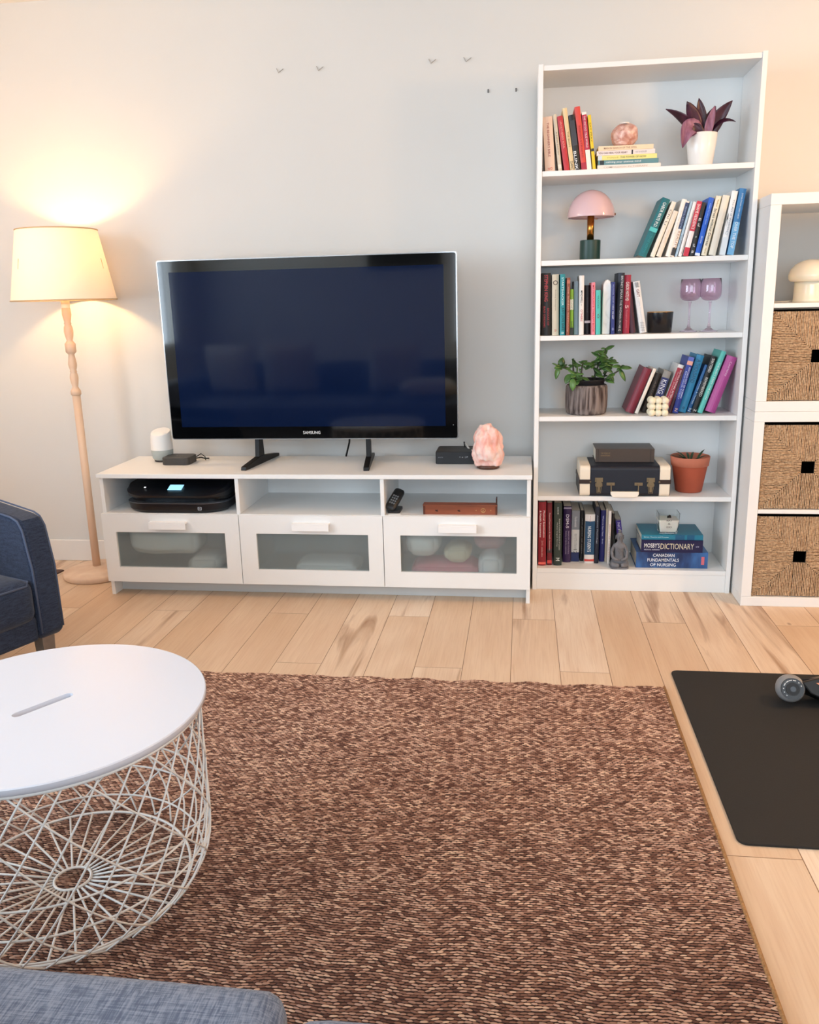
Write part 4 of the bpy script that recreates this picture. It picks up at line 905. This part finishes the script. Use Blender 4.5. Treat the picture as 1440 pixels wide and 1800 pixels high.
MB().prism([(-.007, .070), (.007, .070), (.005, .080), (0, .083), (-.005, .080)], -.0440, -.0434, 'y').build('wick_emblem', BLACK, t)

# ================================================================== CUBE SHELVING
KX, KF, KB = .857, -.412, -.022
straw = two_tone('straw_rope', 'a08060', 'cfb08c', 160, (1, 1, 1), .35, .65, .75, .0006)
def cube_unit(z0, label):
    t = thing('cube_shelf', label, 'shelf unit', (KX, KF, z0), group='stacked white cube shelves')
    Wd, D, H, th = .765, .39, .7645, .038
    box('top_board', 0, Wd, 0, D, H-th, H, WHITE, t); box('bottom_board', 0, Wd, 0, D, 0, th, WHITE, t)
    box('side_panel', 0, th, .0005, D-.0005, th+.0002, H-th-.0002, WHITE, t); box('side_panel', Wd-th, Wd, .0005, D-.0005, th+.0002, H-th-.0002, WHITE, t)
    box('divider', Wd/2-.008, Wd/2+.008, .002, D, th+.0002, H-th-.0002, WHITE, t)
    for a, b_ in ((th, Wd/2-.008), (Wd/2+.008, Wd-th)): box('shelf', a+.0002, b_-.0002, .002, D, .3742, .390, WHITE, t)
    return t
cube_unit(0, 'lower white cube shelf standing on the floor, holding two straw baskets')
cube_unit(.7651, 'upper white cube shelf stacked on the other, with a mushroom lamp in its open cell')
# one shared basket, three copies
def basket_meshes():
    S = .166; Hh = .160; hole = .024; rs = random.Random(3); s = MB(); nst = 27; r = .0033
    def strand(pts, rr): s.tube(pts, rr, 5, cap=False)
    pit = S/nst
    for i in range(nst):
        a = (i+.5)*pit   # distance from centre
        if a < hole*.9:
            rng = [(hole, S)]
        rr = r*rs.uniform(.8, 1.15)
        def wob(): return rs.uniform(-.0009, .0009)
        for sg in (-1, 1):
            start = max(a, hole)
            # strands parallel to x at height sg*a (left and right quarters)
            for sx in (-1, 1):
                n = 12; yb = -rs.uniform(.0, .0022)
                pts = [(sx*(start+(S-start)*q/n), yb+wob(), sg*(a*Hh/S)+wob()) for q in range(n+1)]
                if S-start > .003: strand(pts, rr)
                pts = [(sg*a+wob(), yb+wob(), sx*(start+(S-start)*q/n)*Hh/S) for q in range(n+1)]
                if S-start > .003: strand(pts, rr)
    front = s.mesh('woven_front')
    front.polygons.foreach_set('use_smooth', [True]*len(front.polygons))
    b = MB().box(-S, -hole, .0022, .008, -Hh, Hh).box(hole, S, .0022, .008, -Hh, Hh).box(-hole, hole, .0022, .008, -Hh, -hole).box(-hole, hole, .0022, .008, hole, Hh)
    b.box(-S, -S+.006, .0082, .34, -Hh, Hh).box(S-.006, S, .0082, .34, -Hh, Hh).box(-S+.006, S-.006, .334, .34, -Hh, Hh).box(-S+.006, S-.006, .0082, .334, -Hh, -Hh+.006)
    return front, b.mesh('frame')
bf, bb = basket_meshes()
BAS = [(.803+.002, 'straw basket in the upper cube shelf, under the mushroom lamp'), (.392, 'straw basket in the middle, topmost of the lower cube shelf'), (.040, 'straw basket nearest the floor in the lower cube shelf')]
for zb, lab in BAS:
    t = thing('straw_basket', lab, 'basket', (1.0655, KF+.014, zb+.161), group='woven straw baskets')
    obj('woven_front', bf, straw, t)
    obj('frame', bb, mat('1c140e', .9), t)
t = thing('mushroom_lamp', 'cream mushroom shaped glass lamp in the open cell of the cube shelf', 'lamp', (1.068, -.235, 1.1556))
mg = mat('f6efdc', .2, sss=.3, coat=.4)
MB().lathe([(.058, 0), (.060, .003), (.057, .012), (.056, .06), (.057, .075)], 44).build('base', mg, t, smooth=True)
MB().lathe([(.055, .074), (.072, .076), (.079, .085), (.080, .098), (.074, .118), (.060, .136), (.040, .148), (.018, .154), (0, .155)], 52, cap=False).build('cap', mg, t, smooth=True)
MB().tube([(.045, -.037, .022), (.049, -.040, .022)], .005, 10).build('switch', mat('8c8a84', .4), t)
MB().tube([(-.05, .02, .006), (-.09, -.02, .004), (-.12, .03, .004), (-.13, .07, .004)], .0018, 6).build('cord', mat('d8d4c4', .5), t, smooth=True)

# ================================================================== RUG
def rug():
    t = thing('woven_rug', 'large flat rug woven from brown and tan strands on the wooden floor', 'rug')
    x0, x1, y0, y1 = -1.42, .447, -3.35, -1.185
    rng = np.random.default_rng(4)
    px, py = .0125, .0066
    nx, ny = int((x1-x0)/px), int((y1-y0)/py)
    I, J = np.meshgrid(np.arange(nx), np.arange(ny)); I = I.ravel().astype(float); J = J.ravel().astype(float)
    cx = x0+(I+.5+.5*(J % 2))*px; cy = y0+(J+.5)*py
    ph = np.sin(cx*38+1.3*np.sin(cy*3))*.6+np.sin(cx*17+2)*.4
    cy2 = cy+.0046*ph + rng.normal(0, .0005, len(cx)); slope = .0046*(.6*38*np.cos(cx*38+1.3*np.sin(cy*3))+.4*17*np.cos(cx*17+2))
    ang = np.arctan(slope)*1.2+rng.normal(.0, .10, len(cx))
    L = px*.56*rng.uniform(.8, 1.2, len(cx)); Wd = py*.325*rng.uniform(.8, 1.15, len(cx)); Ht = .0027*rng.uniform(.7, 1.2, len(cx))
    keep = (cx < x1-.004) & (cy2 < y1+.02); cx, cy2, ang, L, Wd, Ht = [a[keep] for a in (cx, cy2, ang, L, Wd, Ht)]
    N = len(cx)
    us = np.array([-1, -.55, 0, .55, 1.]); hs = np.array([.0, .85, 1., .85, .0]); ws = np.array([.35, .9, 1, .9, .35])
    V = np.zeros((N, 5, 3, 3)); ca, sa = np.cos(ang), np.sin(ang)
    zw = .009+.0025*np.sin(cx*34)*np.clip((cy2-(y1-.12))/.12, 0, 1)
    for i in range(5):
        for j, (s_, hh) in enumerate(((-1, .0), (0, 1.), (1, .0))):
            u = us[i]*L; v = s_*ws[i]*Wd
            V[:, i, j, 0] = cx+u*ca-v*sa; V[:, i, j, 1] = cy2+u*sa+v*ca; V[:, i, j, 2] = zw+Ht*hs[i]*hh-.0004
    base = (np.arange(N)*15)[:, None, None]
    q = []
    for i in range(4):
        for j in range(2): q.append([i*3+j, (i+1)*3+j, (i+1)*3+j+1, i*3+j+1])
    F = (base+np.array(q)[None]).reshape(-1, 4)
    me = bpy.data.meshes.new('rug_strands'); me.vertices.add(N*15); me.vertices.foreach_set('co', V.ravel().astype(np.float32))
    me.loops.add(F.size); me.loops.foreach_set('vertex_index', F.ravel().astype(np.int32)); me.polygons.add(len(F))
    me.polygons.foreach_set('loop_start', np.arange(0, F.size, 4, dtype=np.int32)); me.polygons.foreach_set('use_smooth', np.ones(len(F), bool)); me.update(calc_edges=True)
    at = me.attributes.new('tone', 'FLOAT', 'POINT'); at.data.foreach_set('value', np.repeat(rng.uniform(0, 1, N), 15).astype(np.float32))
    M = bpy.data.materials.new('rug_fibre'); M.use_nodes = True; nt = M.node_tree; b = nt.nodes['Principled BSDF']; g = G(nt)
    a = g.n('ShaderNodeAttribute', attribute_name='tone'); tc = g.n('ShaderNodeTexCoord'); n = g.n('ShaderNodeTexNoise'); n.inputs['Scale'].default_value = 7; g.l(tc.outputs['Object'], n.inputs['Vector'])
    f = g.m('ADD', g.m('MULTIPLY', a.outputs['Fac'], .75), g.m('MULTIPLY', n.outputs['Fac'], .22))
    cr = g.n('ShaderNodeValToRGB'); e = cr.color_ramp.elements; e[0].position = .1; e[0].color = lin('5f3b2f'); e[1].position = .95; e[1].color = lin('ecc9aa')
    k = e.new(.45); k.color = lin('9d7460'); k = e.new(.7); k.color = lin('c09a86'); g.l(f, cr.inputs[0]); g.l(cr.outputs[0], b.inputs['Base Color']); b.inputs['Roughness'].default_value = .6; b.inputs['Specular IOR Level'].default_value = .3
    me.materials.append(M); o = bpy.data.objects.new('strands', me); C.objects.link(o); o.parent = t
    # backing with a gently rippled far edge
    s = MB(); n = 120
    for z in (.0003, .0085):
        for i in range(n+1):
            x = x0+(x1-x0)*i/n; s.v.append((x, y1+.0046*(.6*math.sin(x*38+1.3*math.sin(y1*3))+.4*math.sin(x*17+2)), z + (.0025*math.sin(x*34) if z > .005 else 0)))
        for i in range(n+1):
            x = x0+(x1-x0)*i/n; s.v.append((x, y1-.12, z))
        for i in range(n+1):
            x = x0+(x1-x0)*i/n; s.v.append((x, y0, z))
    q_ = n+1; m_ = 3*q_
    for i in range(n):
        for k in (0, 1):
            for b_ in (0, m_): s.f.append((b_+k*q_+i, b_+k*q_+i+1, b_+(k+1)*q_+i+1, b_+(k+1)*q_+i))
        s.f.append((i, i+1, m_+i+1, m_+i)); s.f.append((2*q_+i, 2*q_+i+1, m_+2*q_+i+1, m_+2*q_+i))
    for k in (0, 1):
        s.f.append((k*q_, (k+1)*q_, m_+(k+1)*q_, m_+k*q_)); s.f.append((k*q_+n, (k+1)*q_+n, m_+(k+1)*q_+n, m_+k*q_+n))
    s.build('backing', mat('2f1c16', .95), t)
    MB().tube([(x1-.001, y0, .009), (x1-.001, y1, .009)], .0045, 8).build('edge_binding', mat('a37a4e', .8, var=.3, scale=200), t, smooth=True)
rug()

# ================================================================== SIDE TABLE WITH WIRE BASKET
t = thing('basket_table', 'round white wire basket table with a slotted white lid on the rug', 'side table', (-.9377, -2.2457, 0))
ZT = .431; RT = .3085; sl = math.atan2(.0986, .0644)
def lid():
    bm = bmesh.new(); k = 96; sh = []; ca, sa = math.cos(sl), math.sin(sl)
    for i in range(24):
        a = 2*PI*i/24; hl = .052 if math.cos(a) > 0 else -.052
        u = hl+.0105*math.cos(a); v = .0105*math.sin(a); u = u
        sh.append((-.011+u*ca-v*sa, 0.0+u*sa+v*ca))
    me = bpy.data.meshes.new('lid'); s = MB()
    nI = 96
    # resample the slot by angle to match the outer ring
    inner = []
    c0 = (-.011, 0.)
    for i in range(nI):
        a = 2*PI*i/nI; d = (math.cos(a), math.sin(a)); best = 0
        du = d[0]*ca+d[1]*sa; dv = -d[0]*sa+d[1]*ca; t_ = .0
        lo, hi = 0., .1
        for _ in range(24):
            mid = (lo+hi)/2; u, v = abs(du*mid), dv*mid; ins = (math.hypot(max(0, u-.052), v) < .0105)
            lo, hi = (mid, hi) if ins else (lo, mid)
        inner.append((c0[0]+d[0]*lo, c0[1]+d[1]*lo))
    outer = [(math.cos(2*PI*i/nI), math.sin(2*PI*i/nI)) for i in range(nI)]
    rings = [[(p[0], p[1], ZT-.016) for p in inner], [(p[0], p[1], ZT) for p in inner], [(p[0]*(RT-.002), p[1]*(RT-.002), ZT) for p in outer], [(p[0]*RT, p[1]*RT, ZT-.002) for p in outer],
             [(p[0]*RT, p[1]*RT, ZT-.010) for p in outer], [(p[0]*(RT-.004), p[1]*(RT-.004), ZT-.016) for p in outer], [(p[0], p[1], ZT-.016) for p in inner]]
    for rg in rings: s.v += rg
    for i in range(len(rings)-1):
        for q in range(nI): s.f.append((i*nI+q, i*nI+(q+1) % nI, (i+1)*nI+(q+1) % nI, (i+1)*nI+q))
    return s
o = lid().build('lid', mat('d6dbe6', .22, spec=.5), t); sharp(o, 35)
wire = mat('e9e9e6', .4)
MB().tube([(.297*math.cos(a*PI/48), .297*math.sin(a*PI/48), ZT-.021) for a in range(96)], .0045, 8, closed=True).build('rim_ring', wire, t, smooth=True)
prof = lambda z: (.294 if z > .13 else .294-.052*((.13-z)/.115)**2.2)
zb = .026
MB().tube([(.2425*math.cos(a*PI/48), .2425*math.sin(a*PI/48), zb) for a in range(96)], .0032, 6, closed=True).build('bottom_ring', wire, t, smooth=True)
MB().tube([(.037*math.cos(a*PI/24), .037*math.sin(a*PI/24), zb+.002) for a in range(48)], .0030, 6, closed=True).build('hub_ring', wire, t, smooth=True)
NW = 30
for k in range(NW):
    a = 2*PI*k/NW
    MB().tube([(.037*math.cos(a), .037*math.sin(a), zb), (.2425*math.cos(a), .2425*math.sin(a), zb)], .0024, 6).build('spoke_wire', wire, t, smooth=True)
for k in range(NW):
    for sg, tw in ((1, R(52)), (-1, R(74))):
        if sg < 0 and k % 2: continue
        pts = []
        for q in range(19):
            u = q/18; z = zb+(ZT-.022-zb)*u; a = 2*PI*k/NW+sg*tw*(u**.85); r = prof(z)
            pts.append((r*math.cos(a), r*math.sin(a), z))
        MB().tube(pts, .0021, 6).build('basket_wire', wire, t, smooth=True)
for z in (.055, .122, .182):
    r = prof(z)-.003
    MB().tube([(r*math.cos(a*PI/48), r*math.sin(a*PI/48), z) for a in range(96)], .0023, 6, closed=True).build('hoop', wire, t, smooth=True)

# ================================================================== ARMCHAIR
blue = linen_material('navy_linen', '262f42', '39445a', 700, .0002); pip = mat('4f5b74', .8)
Fx = math.atan2(-.38, .925)
t = thing('armchair', 'dark blue fabric armchair with piped edges and grey wooden legs', 'armchair', (-1.488, -1.25, 0), (0, 0, Fx))
# local: +x = forward, +y = towards the far arm's outer side; origin = outer front corner of the far arm
DEP, WID, AT = .78, .80, .088
def soft(name, x0, x1, y0, y1, z0, z1, r, m, parent, puff=0., pz=None, n=14):
    o = obj(name, rounded_box_mesh(x1-x0, y1-y0, z1-z0, r, puff, n, puffz=pz), m, parent, smooth=True)
    o.location = ((x0+x1)/2, (y0+y1)/2, (z0+z1)/2); return o
def arm(name, y0, y1):
    s = MB(); prof_ = [(-DEP, .165), (-.02, .165), (.0, .18), (-.006, .40), (-.028, .53), (-.045, .556), (-.075, .566), (-.35, .60), (-DEP, .66)]
    o = s.prism([(a, b_) for a, b_ in prof_], y0, y1, 'y').build(name, blue, t, bevel=.016, seg=4); sharp(o, 20); return o
o = arm('arm', -AT, 0)
MB().tube([(-.004, -AT+.004, .19), (-.009, -AT+.003, .40), (-.033, -AT+.003, .528), (-.052, -AT+.003, .556), (-.08, -AT+.002, .567), (-.35, -AT+.002, .601), (-.7, -AT+.002, .65)], .0038, 6).build('piping', pip, o, smooth=True)
MB().tube([(-.004, -.004, .19), (-.009, -.003, .40), (-.033, -.003, .528), (-.052, -.003, .556), (-.08, -.002, .567), (-.35, -.002, .601), (-.7, -.002, .65)], .003, 6).build('piping', pip, o, smooth=True)
arm('arm', -WID, -WID+AT)
box('seat_frame', -DEP, -.012, -WID+AT, -AT, .165, .25, blue, t, bevel=.012)
soft('seat_cushion', -DEP+.16, .006, -WID+AT+.004, -AT-.004, .235, .375, .035, blue, t, .004, .018)
yy0, yy1 = -WID+AT+.012, -AT-.012
MB().tube([(-.5, yy1, .368), (-.02, yy1, .366), (.001, yy1-.02, .360), (.004, (yy0+yy1)/2, .366), (.001, yy0+.02, .360), (-.5, yy0, .366)], .004, 6).build('piping', pip, t, smooth=True)
soft('backrest', -DEP-.02, -DEP+.16, -WID+.01, -.01, .17, .86, .05, blue, t, .01)
soft('back_cushion', -DEP+.14, -DEP+.30, -WID+AT+.01, -AT-.01, .38, .80, .05, blue, t, .03)
legm = mat('7a7068', .5, var=.15, scale=30)
for (x, y) in ((-.04, -.055), (-.04, -WID+.055), (-DEP+.05, -.065), (-DEP+.05, -WID+.065)):
    s = MB(); h0, h1 = .023, .017
    for z, h in ((0.0, h1), (.168, h0)): s.v += [(x-h, y-h, z), (x+h, y-h, z), (x+h, y+h, z), (x-h, y+h, z)]
    s.f += [(3, 2, 1, 0), (4, 5, 6, 7), (0, 1, 5, 4), (1, 2, 6, 5), (2, 3, 7, 6), (3, 0, 4, 7)]
    s.build('leg', legm, t)
o = MB().prism([(-2.20, -.138), (-2.150, -.139), (-2.135, -.145), (-2.145, -.225), (-2.26, -.30)], 0.0003, .006).build('floor_mat', mat('5d4640', .9)); tag(o, 'corner of a flat brown mat on the floor beside the lamp base', 'mat')

# ================================================================== SOFA
blue2 = linen_material('blue_linen', '525c70', '7f8797', 620, .0006); blue3 = linen_material('pale_linen', 'dcd8cf', 'ece9e2', 600)
t = thing('sofa', 'blue grey linen sofa with separate seat cushions in the foreground', 'sofa', (0, 0, 0))
soft('seat_cushion', -1.05, -.254, -3.62, -2.918, .30, .462, .026, blue2, t, .006, .006, 18)
soft('seat_cushion', -.250, .55, -3.62, -2.940, .30, .460, .04, blue2, t, .006, .006, 18)
soft('seat_cushion', -2.66, -1.866, -3.62, -2.908, .30, .462, .035, blue2, t, .006, .006, 12)
soft('seat_cushion', -1.86, -1.056, -3.62, -2.908, .30, .462, .035, blue2, t, .006, .006, 12)
box('sofa_base', -2.66, .55, -3.95, -2.97, .12, .30, blue2, t, bevel=.015)
soft('backrest', -2.66, .55, -4.10, -3.90, .12, .68, .05, blue2, t, .0)
for x in (-2.66, -1.86, -1.055, -.25): soft('back_cushion', x+.005, x+.795, -3.905, -3.78, .465, .70, .05, blue2, t, .02)
for x in (-2.85, .55): soft('arm', x, x+.19, -4.10, -2.98, .12, .62, .05, blue2, t, .0)
for x in (-2.75, .65):
    for y in (-4.0, -3.05): MB().lathe([(.018, .0), (.025, .12)], 16, (x, y, 0)).build('leg', legm, t)
def pillow(x, y, z, s_, rx, rz, lab, ry=0.):
    bm = bmesh.new(); bmesh.ops.create_grid(bm, x_segments=22, y_segments=22, size=1)
    s = MB(); n = 22
    for sg in (1, -1):
        for i in range(n+1):
            for j in range(n+1):
                u, v = i/n*2-1, j/n*2-1; hgt = .075*((1-u**4)*(1-v**4))**.55
                pin = 1-.07*(1-u*u)*0-.06*(1-abs(v))*abs(u)**3; piv = 1-.06*(1-abs(u))*abs(v)**3
                s.v.append((u*s_/2*pin, sg*hgt, v*s_/2*piv))
    for k in range(2):
        for i in range(n):
            for j in range(n):
                a = k*(n+1)**2+i*(n+1)+j; s.f.append((a, a+1, a+n+2, a+n+1))
    me = s.mesh('pillow'); bm.free(); bm = bmesh.new(); bm.from_mesh(me); bmesh.ops.remove_doubles(bm, verts=bm.verts, dist=1e-5); bmesh.ops.recalc_face_normals(bm, faces=bm.faces); bm.to_mesh(me); bm.free()
    o = obj('throw_pillow', me, blue3, smooth=True); o.location = (x, y, z); o.rotation_euler = (R(rx), R(ry), R(rz)); tag(o, lab, 'pillow', 'cream throw pillows on the sofa'); return o
pillow(-2.38, -3.63, .672, .42, -12, 6, 'cream square pillow at the far left end of the sofa')
pillow(-1.88, -3.61, .680, .44, -14, -8, 'large cream pillow second from the left end of the sofa')
pillow(-1.02, -3.62, .668, .42, -16, -4, 'cream pillow standing against the middle of the sofa back')
pillow(-.715, -3.305, .538, .45, -88, -8, 'cream pillow lying on the sofa seat at the lower left corner of the picture')

# ================================================================== EXERCISE MAT AND DEVICE
o = MB().prism(rrect(.487, 1.35, -1.957, -1.048, .022), .0003, .0065).build('exercise_mat', mat('201f1e', .8, var=.08, scale=260, bump=.0003), bevel=.002)
tag(o, 'black rubber exercise mat lying on the wooden floor', 'mat')
t = thing('exercise_machine_handle', 'grey round dial end of a black exercise device on the black mat', 'exercise device', (.797, -1.25, .0068))
dark = mat('0a0a0c', .35)
o = obj('end_ball', rounded_box_mesh(.082, .082, .082, .0405, 0, 12), mat('8f8f90', .35), t, smooth=True); o.location = (0, 0, .045)
ax = (Vector((0, -3.68, 1.2))-Vector((.797, -1.215, .05))); ax = Vector((-.08, -.92, .36)).normalized()
def disc(name, r, d0, d1, m, parent):
    c = Vector((0, 0, .045)); return MB().tube([c+ax*d0, c+ax*d1], r, 36).build(name, m, parent)
disc('dial_ring', .0315, .020, .0365, dark, t); disc('dial_cap', .019, .0365, .041, mat('0c0c0e', .5), t); disc('dial_centre', .008, .041, .0425, mat('1c2028', .3), t)
sd = ax.orthogonal().normalized(); up = ax.cross(sd)
hz = Vector((1, 0, 0)); hz = (hz-ax*hz.dot(ax)).normalized(); vt = ax.cross(hz)*-1
if vt.z < 0: vt = -vt
for k_, a in enumerate((-132, -158, 178, 150, 126, 104, 78, 48, 22)):
    d = hz*math.cos(R(a))+vt*math.sin(R(a)); c = Vector((0, 0, .045))+ax*.0368+d*.0252; tg = ax.cross(d)
    big = .0042 if k_ in (3, 4, 5, 6) else .0018
    MB().tube([c-tg*big, c+tg*big], .0016, 6).build('dial_mark', mat('dedede', .5), t)
MB().tube([(.03, .01, .052), (.10, .012, .062), (.30, .02, .06)], .016, 12).build('arm_bar', dark, t, smooth=True)
o = MB().prism([(.026, .060), (.11, .082), (.36, .092), (.36, .0), (.10, .004), (.05, .026)], -.045, .03, 'y').build('body_shell', dark, t, bevel=.004); o.rotation_euler.x = R(-25)
o = MB().prism([(.066, .058), (.16, .066), (.16, .028), (.09, .042)], -.0475, -.0455, 'y').build('orange_panel', mat('e0936c', .4), t); o.rotation_euler.x = R(-25); o['label'] = 'orange label panel'
for (x, y, a) in ((.86, -1.72, .5), (.76, -1.92, 2.4)):
    pass
MB_h = MB().tube([(.845, -1.70, .008), (.865, -1.735, .0085), (.90, -1.76, .008)], .0008, 5)
tag(MB_h.build('lint_thread', mat('e4e4e2', .6)), 'thin white thread of lint on the black mat', 'lint')

# ================================================================== THINGS BEHIND THE CAMERA (seen only in the dark screen)
t = thing('wall_sign', 'dark framed sign with round symbols on the wall behind the sofa', 'sign', (-1.15, YB+.002, 1.75))
MB().box(-.36, .36, 0, .02, -.26, .26).build('frame', mat('1c1c20', .6), t)
for k in range(4):
    c = (-.22+.145*k)
    MB().tube([(c+.05*math.cos(a*PI/10), .0215, .06+.05*math.sin(a*PI/10)) for a in range(20)], .004, 5, closed=True).build('ring_symbol', mat('d0d0d0', .6), t)
